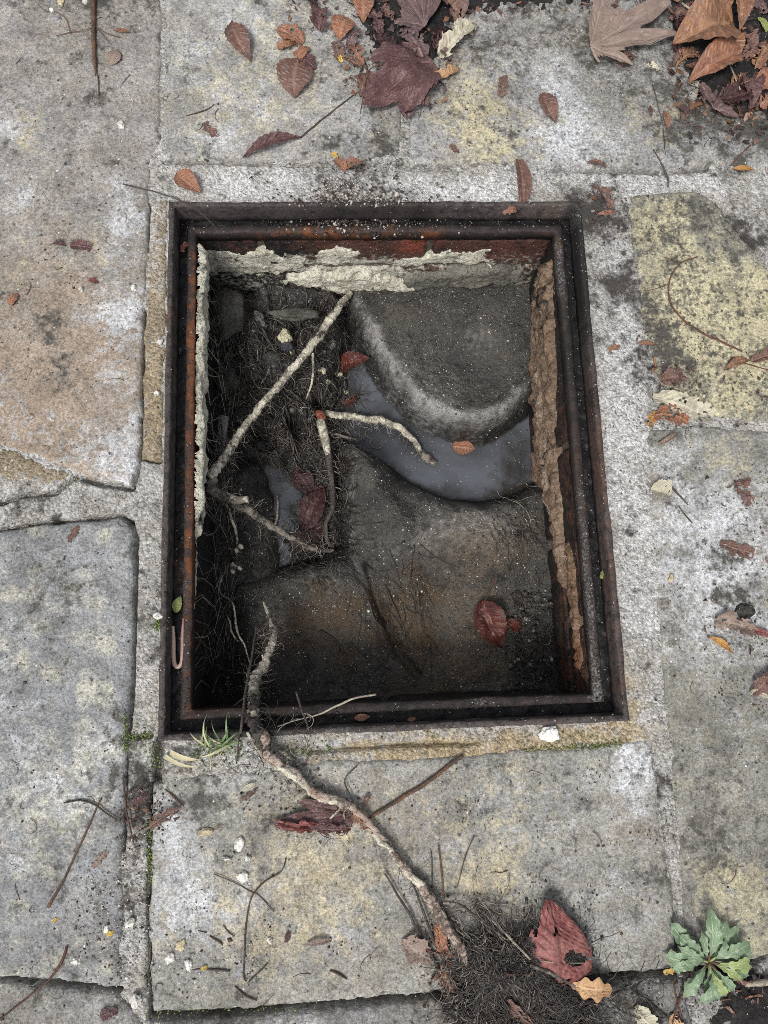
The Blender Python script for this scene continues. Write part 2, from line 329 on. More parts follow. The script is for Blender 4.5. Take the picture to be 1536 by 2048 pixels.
A[..., 1] += .7 * np.clip(fbm(X, Y, 12, 5, 303, .66), 0, 1); A[..., 0] += .5 * np.clip(fbm(X, Y, 8, 5, 304, .66), 0, 1)
keep = (SD < 0.011) & ~((np.abs(X) < HX - 0.004) & (np.abs(Y) < HY - 0.004))
pave = gridmesh('pavement', X, Y, Z, keep, MORTAR, A, kind='structure', label='old sandstone paving bedded in pale sandy mortar round the open manhole')
for i, (k_, pl) in enumerate(WPOLY.items()):
    X, Y, Z, D = slab_geo(pl, seed=100 + 31 * i, top=0.0008 + 0.0012 * ((i * 37) % 5) / 5)
    sub = (X > XV0) & (X < XV1) & (Y > YV0) & (Y < YV1)
    if k_ == 'a':       # worn scratches and a shallow scoop at the lower edge
        pass
    gridmesh('paving_slab', X, Y, Z, (D > -0.006) & sub, SMAT[k_], mottle(X, Y, blobs(X, Y, STAINS[k_]), i), parent=pave)
# mortar bands that were laid as pieces of their own along the frame
for i, (pl, m_, st, tp) in enumerate([
    ([(300,408),(334,402),(333,560),(329,760),(325,921),(284,913),(287,760),(291,620),(297,500)], MORTAR_TAN, [(310,450,60,90,1,.5),(300,560,40,60,1,.3),(305,800,40,120,0,.4)], 0.0006),
    ([(0,892),(80,918),(146,946),(110,972),(60,980),(35,982),(0,955),(-60,940),(-60,880)], MORTAR_TAN, [(60,940,80,40,1,.1)], -0.0012),
    ([(-60,950),(0,960),(30,985),(0,1000),(-60,1010)], MORTAR, [(0,980,40,30,3,.2)], -0.0012)]):
    X, Y, Z, D = slab_geo(PP(pl), seed=900 + i * 9, top=tp, rough=1.6, und=.001, rnd_h=.002)
    gridmesh('mortar_band', X, Y, Z, D > -0.006, m_, blobs(X, Y, st), parent=pave)
# paving goes on beyond the picture
V = []; F = []
for (x0, x1, y0, y1) in [(-6, XV0, -6, 6), (XV1, 6, -6, 6), (XV0, XV1, YV1, 6), (XV0, XV1, -6, YV0)]:
    n = len(V); V += [(x0, y0, -.004), (x1, y0, -.004), (x1, y1, -.004), (x0, y1, -.004)]; F.append((n, n + 1, n + 2, n + 3))
mesh('outer_mortar', V, F, MORTAR, np.zeros((len(V), 4)), smooth=False, parent=pave)
def outer_slab(x0, x1, y0, y1, m_):
    b = .006; V = []
    for ins, z in ((0, -.012), (0, -.004), (b, 0.0)):
        V += [(x0 + ins, y0 + ins, z), (x1 - ins, y0 + ins, z), (x1 - ins, y1 - ins, z), (x0 + ins, y1 - ins, z)]
    F = [(r * 4 + j, r * 4 + (j + 1) % 4, r * 4 + 4 + (j + 1) % 4, r * 4 + 4 + j) for r in (0, 1) for j in range(4)] + [(8, 9, 10, 11)]
    mesh('paving_slab', V, F, m_, np.zeros((12, 4)), smooth=False, parent=pave)
ro = random.Random(4); keys = 'abcefgh'
for (x0, x1, y0, y1) in [(-2.4, XV0, -2.4, 2.4), (XV1, 2.4, -2.4, 2.4), (XV0, XV1, YV1, 2.4), (XV0, XV1, -2.4, YV0)]:
    y = y0
    while y < y1 - .05:
        y2 = min(y + ro.uniform(.35, .6), y1); x = x0
        while x < x1 - .05:
            x2 = min(x + ro.uniform(.4, .7), x1); outer_slab(x + .008, x2 - .008, y + .008, y2 - .008, SMAT[ro.choice(keys)]); x = x2
        y = y2

# ================================================================== IRON FRAME
def iron_mat(name, a, b, rust, amt, rough, dirt=(0.02, 0.019, 0.018), seed=0):
    t = NT(name); t.shift((seed, seed, 0))
    R, G, B, A = t.attr()
    cov = t.cov
    n1 = t.noise(22, 6, 0.7); n2 = t.noise(90, 6, 0.7); n3 = t.noise(400, 3, 0.7)
    col = t.mix(t.ramp(n2, .35, .65), a, b)
    col = t.mix(t.math('MULTIPLY', cov(R, n2), amt), col, rust)
    col = t.mix(cov(B, n2), col, dirt)
    col = t.mix(cov(G, n3), col, (0.30, 0.29, 0.27))
    col = t.mix(t.ramp(n3, .45, .65, 0, .6), col, t.mix(1.0, col, (.4, .38, .38), 'MULTIPLY'))
    fl = t.vor(240); fc = t.n.new('ShaderNodeSeparateColor'); t.l.new(t.vor(240, out='Color'), fc.inputs[0])
    col = t.mix(t.math('MULTIPLY', t.math('MULTIPLY', t.ramp(fl, .1, .25, 1, 0), t.ramp(fc.outputs[0], .88, .93)), .75), col, (.42, .40, .36))
    h = t.math('ADD', n2, t.math('MULTIPLY', n3, .8))
    return t.done(col, t.ramp(n2, .3, .7, rough - .12, rough + .15), t.bump(h, .5, .0015), .15)
IRON = iron_mat('old_iron', (0.032, 0.028, 0.027), (0.085, 0.072, 0.068), (0.095, 0.045, 0.028), .7, .6)
IRON_IN = iron_mat('wet_iron', (0.035, 0.028, 0.027), (0.05, 0.03, 0.025), (0.13, 0.04, 0.018), .85, .4, seed=2)
LIPM = iron_mat('rusted_lip', (0.04, 0.03, 0.027), (0.022, 0.020, 0.020), (0.16, 0.060, 0.024), .9, .6, seed=4)
SILT = iron_mat('wet_black_silt', (0.010, 0.010, 0.011), (0.017, 0.016, 0.017), (0.07, 0.035, 0.02), .6, .3, seed=6)

frame = empty('manhole_frame', label='rusty iron manhole frame with a grooved rim, set flush in the paving', cat='manhole frame')
def ring(name, prof, mat, seg=150, amp=0.0009, seed=0, stains=(), **k):
    """prof: closed section [(inset from the outer edge, z)]; swept round the rectangle with mitred corners"""
    V = []; F = []; n = len(prof); cols = []
    sides = [((-1, -1), (1, -1)), ((1, -1), (1, 1)), ((1, 1), (-1, 1)), ((-1, 1), (-1, -1))]
    for (a, b) in sides:
        for j in range(seg):
            f = j / seg
            for (ins, z) in prof:
                x = (HX - ins) * (a[0] + (b[0] - a[0]) * f); y = (HY - ins) * (a[1] + (b[1] - a[1]) * f)
                q = Vector((x * 70 + seed, y * 70, ins * 900 + z * 500))
                d = mnoise.noise_vector(q) * amp + mnoise.noise_vector(q * 0.25) * amp
                V.append((x + d.x, y + d.y, z + d.z))
    m = seg * 4
    for j in range(m):
        for i in range(n):
            F.append((j * n + i, j * n + (i + 1) % n, ((j + 1) % m) * n + (i + 1) % n, ((j + 1) % m) * n + i))
    V = np.array(V)
    A = blobs(V[:, 0], V[:, 1], stains); A[..., 2] += .9 * np.clip(fbm(V[:, 0], V[:, 1], 18, 5, seed, .66), 0, 1); A[..., 0] += .6 * np.clip(fbm(V[:, 0], V[:, 1], 14, 5, seed + 3, .66), 0, 1); A[..., 1] += .35 * np.clip(fbm(V[:, 0], V[:, 1], 30, 4, seed + 5, .66) - .1, 0, 1)
    return mesh(name, V, np.array(F), mat, A, smooth=True, **k)
ring('outer_rim', [(0, -.034), (0, .0005), (.0010, .0020), (.0030, .0022), (.0056, .0019), (.0066, .0006), (.0068, -.010), (.0070, -.020), (.0074, -.034)], IRON, seed=1, parent=frame,
     stains=[(325,640,20,120,0,.35),(325,1120,20,160,2,.05),(1230,1100,30,400,0,.35),(1220,900,30,200,0,.3),(1190,600,40,180,2,.9),(1175,500,40,100,2,.6),(720,420,130,40,2,.6),(480,415,120,30,2,.3),(830,420,120,20,0,.3),(1120,415,60,20,1,.2),(320,930,20,60,0,.4),(700,1455,300,20,1,.1),(1165,430,30,60,2,.8),(520,1470,60,30,2,.6)])
ring('inner_lip', [(.0190, -.038), (.0190, -.0225), (.0200, -.0205), (.0240, -.0200), (.0285, -.0206), (.0295, -.0225), (.0300, -.038)], LIPM, amp=.0011, seed=5, parent=frame,
     stains=[(385,900,22,520,0,.55),(385,700,22,120,0,.3),(700,460,300,22,0,.35),(1180,1050,40,420,2,.32),(1130,600,40,260,2,.3),(800,1402,460,26,2,.5),(1100,1395,120,20,1,.15),(1185,1150,20,300,1,.24),(1120,520,30,100,1,.25),(450,1415,80,14,0,.5),(395,440,60,40,2,.5)])
# wet black silt lying in the groove: shape between rim and lip
gx = np.arange(-HX, HX + .001, .0016); gy = np.arange(-HY, HY + .001, .0016)
X, Y = np.meshgrid(gx, gy); ins = np.minimum(HX - np.abs(X), HY - np.abs(Y))
Z = -.0300 + .0022 * fbm(X, Y, 60, 4, 77) + .0018 * np.clip(fbm(X, Y, 130, 3, 78), 0, 1)
gridmesh('groove_silt', X, Y, Z, (ins > .0052) & (ins < .0212), SILT, blobs(X, Y, [(420,440,90,40,0,.1),(345,1130,10,60,0,.5),(1230,1200,10,200,0,.2),(1200,700,20,200,1,.12),(440,1450,80,20,0,.25),(1215,1250,12,220,1,.16)]), parent=frame)
gx2 = np.arange(-HX, HX + .001, .004); gy2 = np.arange(-HY, HY + .001, .004); X, Y = np.meshgrid(gx2, gy2); ins = np.minimum(HX - np.abs(X), HY - np.abs(Y))
gridmesh('groove_base', X, Y, np.full(X.shape, -.036), (ins > .004) & (ins < .027), IRON_IN, np.zeros(X.shape + (4,)), parent=frame)

# ================================================================== CHAMBER WALLS
WX, WY = 0.2365, 0.300                          # wall faces
def pit_mat(name, a, b, c, seed=0, rough=.6, soft=False, spec=.15, rust=(0.16, 0.07, 0.025), white=(0.60, 0.59, 0.50), wet=(0.02, 0.019, 0.018)):
    """a/b ground tones; channels: 0 rust/brown, 1 white/pale, 2 black, 3 tone c"""
    t = NT(name); t.shift((seed, seed * .3, seed * .8))
    R, G, B, A = t.attr()
    cov = t.cov
    n1 = t.noise(20, 5, .7); n2 = t.noise(70, 6, .74); n3 = t.noise(300, 3, .72); n4 = t.noise(150, 4, .72)
    col = t.mix(t.ramp(n1, .36, .64), a, b)
    col = t.mix(cov(A, n2), col, c)
    col = t.mix(cov(R, n1, 1.8), col, rust)
    col = t.mix(cov(B, n2), col, wet)
    col = t.mix(cov(G, t.math('ADD', t.math('MULTIPLY', n2, .55), t.math('MULTIPLY', n4, .45)), 3.0, .15, 1.1) if soft else cov(G, n4, 2.6), col, white)
    col = t.mix(t.math('MULTIPLY', t.ramp(n2, .52, .66), .7), col, t.mix(1.0, col, (.45, .43, .42), 'MULTIPLY'))
    col = t.mix(t.ramp(n3, .46, .64, 0, .7), col, t.mix(1.0, col, (.35, .34, .33), 'MULTIPLY'))
    fl = t.vor(260); fc = t.n.new('ShaderNodeSeparateColor'); t.l.new(t.vor(260, out='Color'), fc.inputs[0])
    col = t.mix(t.math('MULTIPLY', t.math('MULTIPLY', t.ramp(fl, .1, .24, 1, 0), t.ramp(fc.outputs[0], .86, .90)), .8), col, (.48, .46, .41))
    h = t.math('ADD', t.math('MULTIPLY', n2, 1.2), t.math('ADD', n4, t.math('MULTIPLY', n3, .6)))
    return t.done(col, t.ramp(n2, .3, .7, rough - .15, rough + .2), t.bump(h, .7, .004), spec)
WALLM = pit_mat('chamber_mortar', (.13, .115, .09), (.09, .08, .068), (.22, .16, .10), 1)
BRICKM = pit_mat('wet_brick', (.105, .046, .036), (.070, .038, .031), (.22, .060, .038), 2, rust=(.11, .055, .034))
RENDERM = pit_mat('lime_render', (.60, .58, .48), (.46, .44, .35), (.20, .17, .12), 3, rough=.75)
TANM = pit_mat('tan_render', (.225, .158, .108), (.145, .098, .068), (.36, .28, .21), 4, rough=.8)
WALLS = {'far': (1, WY), 'near': (1, -WY), 'right': (0, WX), 'left': (0, -WX)}
def wmap(side, U, D, Hh):
    """wall coordinates: U along the wall, D down from the paving, Hh proud of the wall face"""
    ax, v = WALLS[side]; s = -1 if v > 0 else 1
    c = v + s * Hh
    return (U, np.full_like(U, 0) + c, -D) if ax == 1 else (np.full_like(U, 0) + c, U, -D)
def wpix(side, pts, proud=0.0):
    ax, v = WALLS[side]; v2 = v - proud if v > 0 else v + proud; out = []
    for a, b in pts:
        q = PW(a, b, ax, v2); out.append((q[0] if ax == 1 else q[1], -q[2]))
    return out
def wall_grid(name, side, poly, mat, proud, amp, step=.0022, seed=0, stain=(), edge=.006, en=.004, freq=40, stretch=1.0, **k):
    us = [p[0] for p in poly]; ds = [p[1] for p in poly]
    U, D = np.meshgrid(np.arange(min(us) - .006, max(us) + .006, step), np.arange(min(ds) - .006, max(ds) + .006, step))
    S = sdf(poly, U, D) + en * fbm(U, D, 60, 4, seed + 3, .6)
    Hh = proud * (1 - (1 - np.clip(S / edge, 0, 1)) ** 2) + amp * fbm(U, D * stretch, freq, 4, seed, .6) * np.clip(S / edge + .3, 0, 1) - .012 * np.clip(-S / .004, 0, 1)
    Hh = np.where(D < .042, np.maximum(Hh, .0068 + .0012 * fbm(U, D, 120, 2, seed)), Hh) if proud > .01 else Hh
    X, Y, Z = wmap(side, U, D, Hh)
    A = np.zeros(U.shape + (4,))
    if mat in (RENDERM, TANM): A[..., 2] += .9 * np.clip(fbm(U, D, 40, 5, seed + 9, .68) + .06, 0, 1)
    for (u, d, ru, rd, ch, s) in stain:
        q = np.sqrt(((U - u) / ru) ** 2 + ((D - d) / rd) ** 2); A[..., ch] += s * (1 - sstep(.3, 1.15, q))
    return gridmesh(name, X, Y, Z, (S > -.005) & ((D > .041) | (Hh > .005)) & ~((D < .036) & (S < .0005)), mat, A, **k)
wall_label = {'far': 'old brick chamber wall with flaking white limewash at the far end', 'near': 'dark brick chamber wall below the near rim, beside the hanging root',
              'right': 'rust brown brick chamber wall with a long tan mortar ridge', 'left': 'blackened chamber wall with a strip of white limewash along its top'}
WALLO = {}
for side, (ax, v) in WALLS.items():
    hl = (WX if ax == 1 else WY) + .004
    n = 1 if v > 0 else 0
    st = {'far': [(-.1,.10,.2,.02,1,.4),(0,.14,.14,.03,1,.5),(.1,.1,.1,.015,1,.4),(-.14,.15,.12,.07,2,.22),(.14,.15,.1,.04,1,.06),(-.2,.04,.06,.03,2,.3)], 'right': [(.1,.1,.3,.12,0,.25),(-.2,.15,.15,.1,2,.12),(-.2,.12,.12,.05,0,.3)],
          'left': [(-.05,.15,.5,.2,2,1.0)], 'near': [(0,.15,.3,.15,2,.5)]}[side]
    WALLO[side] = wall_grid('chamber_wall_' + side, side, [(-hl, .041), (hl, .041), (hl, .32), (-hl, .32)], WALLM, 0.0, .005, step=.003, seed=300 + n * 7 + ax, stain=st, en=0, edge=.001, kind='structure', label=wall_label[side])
# bricks: three courses of stretchers, each brick a piece of its wall
for side, (ax, v) in WALLS.items():
    hl = (WX if ax == 1 else WY) - .001
    for c in range(3):
        d0 = .040 + c * .075
        u = -hl - (.16 if c % 2 == 0 else .05) + {'far': .022, 'near': .06, 'right': .03, 'left': .09}[side]
        while u < hl:
            a, b = max(u, -hl), min(u + .215, hl)
            if b - a > .02:
                s_ = 500 + int((u + 1) * 991) + c * 77
                pr = rnd.uniform(.0035, .006)
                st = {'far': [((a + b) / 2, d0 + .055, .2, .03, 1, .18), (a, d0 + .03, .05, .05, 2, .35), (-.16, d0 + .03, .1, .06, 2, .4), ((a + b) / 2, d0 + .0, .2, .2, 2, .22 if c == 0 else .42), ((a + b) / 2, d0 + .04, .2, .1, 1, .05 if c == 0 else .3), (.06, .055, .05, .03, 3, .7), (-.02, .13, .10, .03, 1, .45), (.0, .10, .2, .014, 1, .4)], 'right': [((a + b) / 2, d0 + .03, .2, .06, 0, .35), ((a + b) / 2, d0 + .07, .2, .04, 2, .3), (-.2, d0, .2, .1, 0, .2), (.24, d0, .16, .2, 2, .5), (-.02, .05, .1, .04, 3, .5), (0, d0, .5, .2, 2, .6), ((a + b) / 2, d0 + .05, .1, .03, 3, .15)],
                      'left': [((a + b) / 2, d0 + .03, .5, .3, 2, 1.1)], 'near': [((a + b) / 2, d0 + .03, .5, .3, 2, .8)]}[side]  # left and near bricks darkened almost to black
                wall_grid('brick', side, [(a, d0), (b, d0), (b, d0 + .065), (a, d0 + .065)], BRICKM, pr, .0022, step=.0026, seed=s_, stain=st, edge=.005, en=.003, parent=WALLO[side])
            u += .225
# limewash and render left on the walls
def patch(side, name, pts, mat, proud, amp, seed, stain=(), **k):
    pl = wpix(side, pts, proud)
    return wall_grid(name, side, pl, mat, proud, amp, step=.0017, seed=seed, stain=stain, parent=WALLO[side], **k)
k_ = dict(edge=.005, en=.016)
patch('far', 'limewash_patch', [(405,505),(470,502),(560,506),(610,520),(600,540),(560,552),(520,548),(480,556),(440,548),(408,560)], RENDERM, .0065, .0035, 21, [(-.19,.1,.04,.06,2,.3)], **k_)
patch('far', 'limewash_patch', [(620,500),(700,496),(720,505),(705,524),(660,530),(620,526)], RENDERM, .0065, .0035, 22, **k_)
patch('far', 'limewash_patch', [(745,522),(840,514),(940,500),(1030,504),(1034,522),(990,532),(900,528),(820,534),(750,532)], RENDERM, .0065, .0035, 23, **k_)
patch('far', 'limewash_patch', [(560,560),(640,552),(740,552),(800,566),(850,578),(790,596),(740,606),(700,592),(640,585),(570,575)], RENDERM, .014, .006, 24, [(-.05,.17,.05,.02,2,.2)], edge=.01, en=.012)
patch('far', 'render_ledge', [(800,560),(900,545),(1000,540),(1050,545),(1055,570),(960,580),(860,582),(800,590)], pit_mat('grey_render', (.19, .18, .15), (.12, .115, .10), (.3, .28, .23), 8), .012, .006, 25, edge=.01, en=.008)
wall_grid('limewash_ledge', 'left', [(.285,.024),(.20,.022),(.10,.023),(0,.022),(-.09,.024),(-.10,.04),(-.06,.062),(.0,.058),(.06,.075),(.1,.058),(.2,.064),(.285,.06)], RENDERM, .015, .006, step=.0017, seed=26, edge=.009, en=.008, parent=WALLO['left'])
patch('left', 'limewash_patch', [(391,1075),(398,1080),(395,1160),(390,1230),(386,1230),(388,1150)], RENDERM, .006, .003, 27, edge=.005, en=.008)
patch('right', 'mortar_ridge', [(1066,530),(1088,520),(1096,640),(1100,760),(1096,860),(1106,960),(1118,1080),(1126,1150),(1118,1180),(1104,1120),(1085,1000),(1058,960),(1058,820),(1056,650)], TANM, .015, .009, 28,
      [(.05,.12,.3,.015,3,.55),(-.1,.08,.2,.012,3,.5),(.25,.1,.08,.1,2,.35),(-.1,.16,.2,.02,0,.3),(.2,.15,.2,.012,2,.3)], edge=.016, en=.010, freq=45, stretch=1.4)
patch('right', 'mortar_ridge', [(1125,1080),(1140,1090),(1150,1200),(1160,1330),(1150,1340),(1138,1240)], TANM, .010, .006, 29, [(-.2,.1,.2,.1,0,.5)], edge=.009, en=.008, freq=70, stretch=2)

# ================================================================== CHAMBER FLOOR, BENCHING, WATER
WZ = -0.222
gx = np.arange(-.245, .2451, .0021); gy = np.arange(-.305, .3051, .0021)
FX, FY = np.meshgrid(gx, gy)
BENCH = pit_mat('benching_concrete', (.066, .062, .053), (.040, .038, .034), (.13, .098, .066), 5, rough=.36, spec=.35, soft=True, rust=(.082, .052, .027), white=(.27, .265, .25))
MUD = pit_mat('black_mud', (.020, .019, .018), (.032, .029, .025), (.06, .05, .04), 6, rough=.28, spec=.5, white=(.20, .19, .17))
floor_ = gridmesh('chamber_floor', *np.meshgrid(np.arange(-.25, .251, .01), np.arange(-.31, .311, .01)), np.full((len(np.arange(-.31, .311, .01)), len(np.arange(-.25, .251, .01))), -.275), np.ones((len(np.arange(-.31, .311, .01)), len(np.arange(-.25, .251, .01))), bool), MUD, kind='structure', label='black concrete floor of the drain chamber under the water')
HFIELD = np.full(FX.shape, -.275)
def bench(name, px, zt, w, mat, stains, bumps=(), amp=(.003, .0012), seed=0, shoulder=1.6, label=None, crest=0.0):
    global HFIELD
    S = sdf(PP(px, WZ), FX, FY) + .004 * fbm(FX, FY, 30, 3, seed + 4)
    t = np.clip((S + .012) / (w + .012), 0, 1)
    H = -.250 + (zt + .250) * (1 - (1 - t) ** shoulder) + amp[0] * fbm(FX, FY, 22, 4, seed) + amp[1] * fbm(FX, FY, 110, 3, seed + 1)
    for pl, ht, wd in bumps:
        d = pdist(PP(pl, zt), FX, FY); H += ht * np.exp(-(d / wd) ** 2) * np.clip(S / .02, 0, 1)
    if crest: H += crest * np.exp(-((S - .024) / .013) ** 2)
    HFIELD = np.maximum(HFIELD, np.where(S > -.014, H, -.3))
    A = blobs(FX, FY, stains, zt)
    A[..., 1] += .30 * np.clip(fbm(FX, FY, 22, 5, seed + 20, .66), 0, 1); A[..., 2] += .8 * np.clip(fbm(FX, FY, 17, 5, seed + 30, .64) - .02, 0, 1); A[..., 3] += .25 * np.clip(fbm(FX, FY, 14, 4, seed + 40, .62), 0, 1)
    if crest: A[..., 1] += 95 * crest * np.exp(-((S - .019) / .010) ** 2) * np.clip(.6 + 1.7 * fbm(FX, FY, 28, 5, seed + 50, .65), 0, 1.5); A[..., 2] += 1.0 * np.exp(-(S / .007) ** 2)
    o = gridmesh(name, FX, FY, H, S > -.014, mat, A, parent=floor_)
    if label: o['label'] = label
bench('benching', [(684,640),(720,695),(745,745),(778,795),(815,835),(860,862),(905,880),(960,880),(1015,856),(1062,812),(1140,790),(1160,480),(690,480)], -.168, .026, BENCH,
      [(950,670,60,50,1,.42),(1000,760,60,60,1,.2),(850,730,55,70,1,.32),(880,790,50,40,1,.28),(780,760,55,90,1,.30),(850,830,90,40,1,.34),(960,845,90,30,1,.34),(1035,800,30,40,1,.15),(720,690,30,60,1,.3),(760,640,60,60,3,.2),(880,660,50,40,2,.25),(980,730,60,40,2,.2),(830,620,80,40,3,.2)],
      [([(720,620),(1000,600)], .006, .03), ([(880,700),(960,740)], -.012, .04)], seed=61, shoulder=2.2, crest=.006, label='smooth grey concrete benching mound above the murky pool')
bench('benching', [(684,882),(715,893),(760,925),(800,955),(850,985),(900,1002),(960,1006),(1020,996),(1062,968),(1150,950),(1230,1460),(340,1460),(340,1195),(470,1160),(560,1138),(625,1120),(682,1095),(676,1050),(678,980),(676,920)], -.178, .034, BENCH,
      [(800,1330,330,120,0,.22),(620,1230,110,90,0,.38),(820,1180,50,110,0,.34),(880,1290,130,110,0,.3),(700,1240,80,80,0,.3),(720,900,50,30,1,.35),(690,1000,20,120,1,.28),(900,1040,110,40,1,.25),(1000,1050,80,60,1,.18),(860,1090,90,60,1,.25),(740,1110,60,60,1,.22),(660,1165,60,30,1,.3),
       (980,1060,120,80,3,.6),(950,1240,130,140,3,.42),(960,1060,110,50,1,.25),(960,1345,180,50,3,.3),(980,1370,110,30,1,.25),(770,1010,70,110,2,.2),(930,1150,130,50,2,.25),(450,1300,110,200,2,.7),(1080,1270,60,110,2,.45),(620,1370,260,50,2,.35),(740,1330,60,60,2,.3),(1060,1350,80,40,2,.3)],
      [([(712,905),(750,985),(800,1060)], .028, .028), ([(900,1060),(1000,1090)], .022, .04), ([(735,1130),(765,1230),(800,1310),(835,1350)], -.013, .006), ([(690,1115),(740,1180),(770,1240)], -.006, .005), ([(600,1190),(640,1300)], -.014, .035), ([(820,1160),(840,1260)], .008, .016), ([(960,1230),(940,1330)], .010, .04), ([(430,1250),(430,1400)], -.02, .05)], seed=62, shoulder=2.0, crest=.004, label='broad rust stained concrete benching in the near half of the pit')
bench('benching', [(425,905),(520,925),(550,985),(556,1060),(562,1150),(540,1185),(470,1215),(330,1290),(330,880)], -.190, .03, BENCH, [(480,1040,110,200,2,.7),(500,960,50,40,1,.1),(440,1100,70,50,1,.2)], seed=63, label='blackened benching below the white root by the left wall')
bench('silt_bank', [(380,540),(690,560),(704,660),(694,740),(676,800),(650,850),(612,900),(560,935),(500,930),(420,930),(340,900),(340,540)], -.185, .03, MUD, [(500,650,60,90,1,.22),(580,620,80,40,1,.2),(470,790,50,90,3,.4),(540,720,60,60,1,.15),(620,740,60,60,1,.12),(460,700,50,50,2,.4)],
      [([(540,590),(660,610)], .03, .018), ([(470,640),(455,600)], .03, .03), ([(520,660),(500,720)], .012, .02), ([(590,846),(612,872)], -.07, .011), ([(508,872),(540,884)], -.06, .010), ([(640,800),(650,812)], -.06, .008)], amp=(.013, .005), seed=64, label='dark lumpy bank of silt and rubble under the roots')
def zf(x, y):
    j = int(round((x - gx[0]) / .0021)); i = int(round((y - gy[0]) / .0021))
    if 0 <= i < HFIELD.shape[0] and 0 <= j < HFIELD.shape[1]: return max(float(HFIELD[i, j]), WZ)
    return WZ
# murky water
t = NT('murky_water'); n1 = t.noise(7, 4, .6, .3); n2 = t.noise(60, 3, .6); R, G, B, A = t.attr()
c_ = t.mix(t.ramp(n1, .38, .62), (.078, .085, .096), (.036, .038, .042))
c_ = t.mix(t.ramp(t.math('ADD', R, t.math('MULTIPLY', t.math('SUBTRACT', n2, .5), .8)), .1, 1.0), c_, (.022, .019, .016))
WATERM = t.done(c_, .05, t.bump(t.noise(40, 3), .06, .001), .6)
t.b.inputs['IOR'].default_value = 1.33
X, Y = np.meshgrid(np.arange(-.24, .2401, .004), np.arange(-.30, .3001, .004))
jj = np.clip(np.round((X - gx[0]) / .0021).astype(int), 0, HFIELD.shape[1] - 1); ii = np.clip(np.round((Y - gy[0]) / .0021).astype(int), 0, HFIELD.shape[0] - 1)
sh = np.clip(1 - (WZ - HFIELD[ii, jj]) / .012, 0, 1)          # shallow margin: the mud shows through
A = np.zeros(X.shape + (4,)); A[..., 0] = .9 * sh + blobs(X, Y, [(1040,930,60,90,0,.75),(960,870,60,30,0,.5),(690,770,50,50,0,.8),(880,985,80,20,0,.6),(1000,985,60,20,0,.6)], WZ)[..., 0]  # brown patch at the right end is shade painted into the water colour
gridmesh('water', X, Y, np.full(X.shape, WZ), np.ones(X.shape, bool), WATERM, A, kind='structure', label='still murky blue grey water pooled between the benching mounds')

# ================================================================== HELPERS FOR LOOSE THINGS
def PZ(px, py, lift=0.0):
    z = -.18
    for _ in range(8):
        q = P(px, py, z); z = .6 * z + .4 * (zf(q[0], q[1]) + lift)
    return P(px, py, z)
def crom(pts, step=.004):
    pts = [np.array(p, float) for p in pts]
    if len(pts) == 2: pts = [pts[0], (pts[0] + pts[1]) / 2, pts[1]]
    Q = [2 * pts[0] - pts[1]] + pts + [2 * pts[-1] - pts[-2]]; out = []; par = []
    for i in range(1, len(Q) - 2):
        n = max(2, int(np.linalg.norm(Q[i + 1] - Q[i]) / step))
        for j in range(n):
            t = j / n; a, b, c, d = Q[i - 1], Q[i], Q[i + 1], Q[i + 2]
            out.append(.5 * (2 * b + (c - a) * t + (2 * a - 5 * b + 4 * c - d) * t * t + (3 * b - a - 3 * c + d) * t ** 3)); par.append(i - 1 + t)
    out.append(pts[-1]); par.append(len(pts) - 1)
    return np.array(out), np.array(par)
def tube_geo(pts, radii, sides=8, step=.004, amp=.15, freq=140, seed=0, wob=0.0):
    C, par = crom(pts, step)
    if np.isscalar(radii): radii = [radii] * 2
    rr = np.interp(par / par[-1], np.linspace(0, 1, len(radii)), radii)
    T = np.gradient(C, axis=0); T /= np.linalg.norm(T, axis=1)[:, None] + 1e-12
    up = np.array([0.1, 0.05, 1.0]); V = []; n = len(C)
    for i in range(n):
        a = np.cross(T[i], up); a /= np.linalg.norm(a) + 1e-9; b = np.cross(a, T[i])
        c = C[i].copy()
        if wob: d = mnoise.noise_vector(Vector(c * 60 + seed)); c += np.array(d) * wob
        for k in range(sides):
            th = 2 * math.pi * k / sides
            dv = math.cos(th) * a + math.sin(th) * b
            q = mnoise.noise(Vector(c * freq + dv * 1.3 + seed)) + .5 * mnoise.noise(Vector(c * freq * 2.3 + dv * 2 + seed))
            V.append(c + dv * rr[i] * (1 + amp * q))
    V.append(C[0]); V.append(C[-1]); F = []
    for i in range(n - 1):
        for k in range(sides):
            k2 = (k + 1) % sides; F.append((i * sides + k, i * sides + k2, (i + 1) * sides + k2, (i + 1) * sides + k))
    for k in range(sides):
        k2 = (k + 1) % sides; F.append((n * sides, k2, k)); F.append((n * sides + 1, (n - 1) * sides + k, (n - 1) * sides + k2))
    return V, F
def tube(name, pts, radii, mat, attr=None, **k):
    g = {q: k.pop(q) for q in ('sides', 'step', 'amp', 'freq', 'seed', 'wob') if q in k}
    V, F = tube_geo(pts, radii, **g)
    A = None if attr is None else np.tile(np.array(attr, float), (len(V), 1))
    return mesh(name, V, F, mat, A, **k)

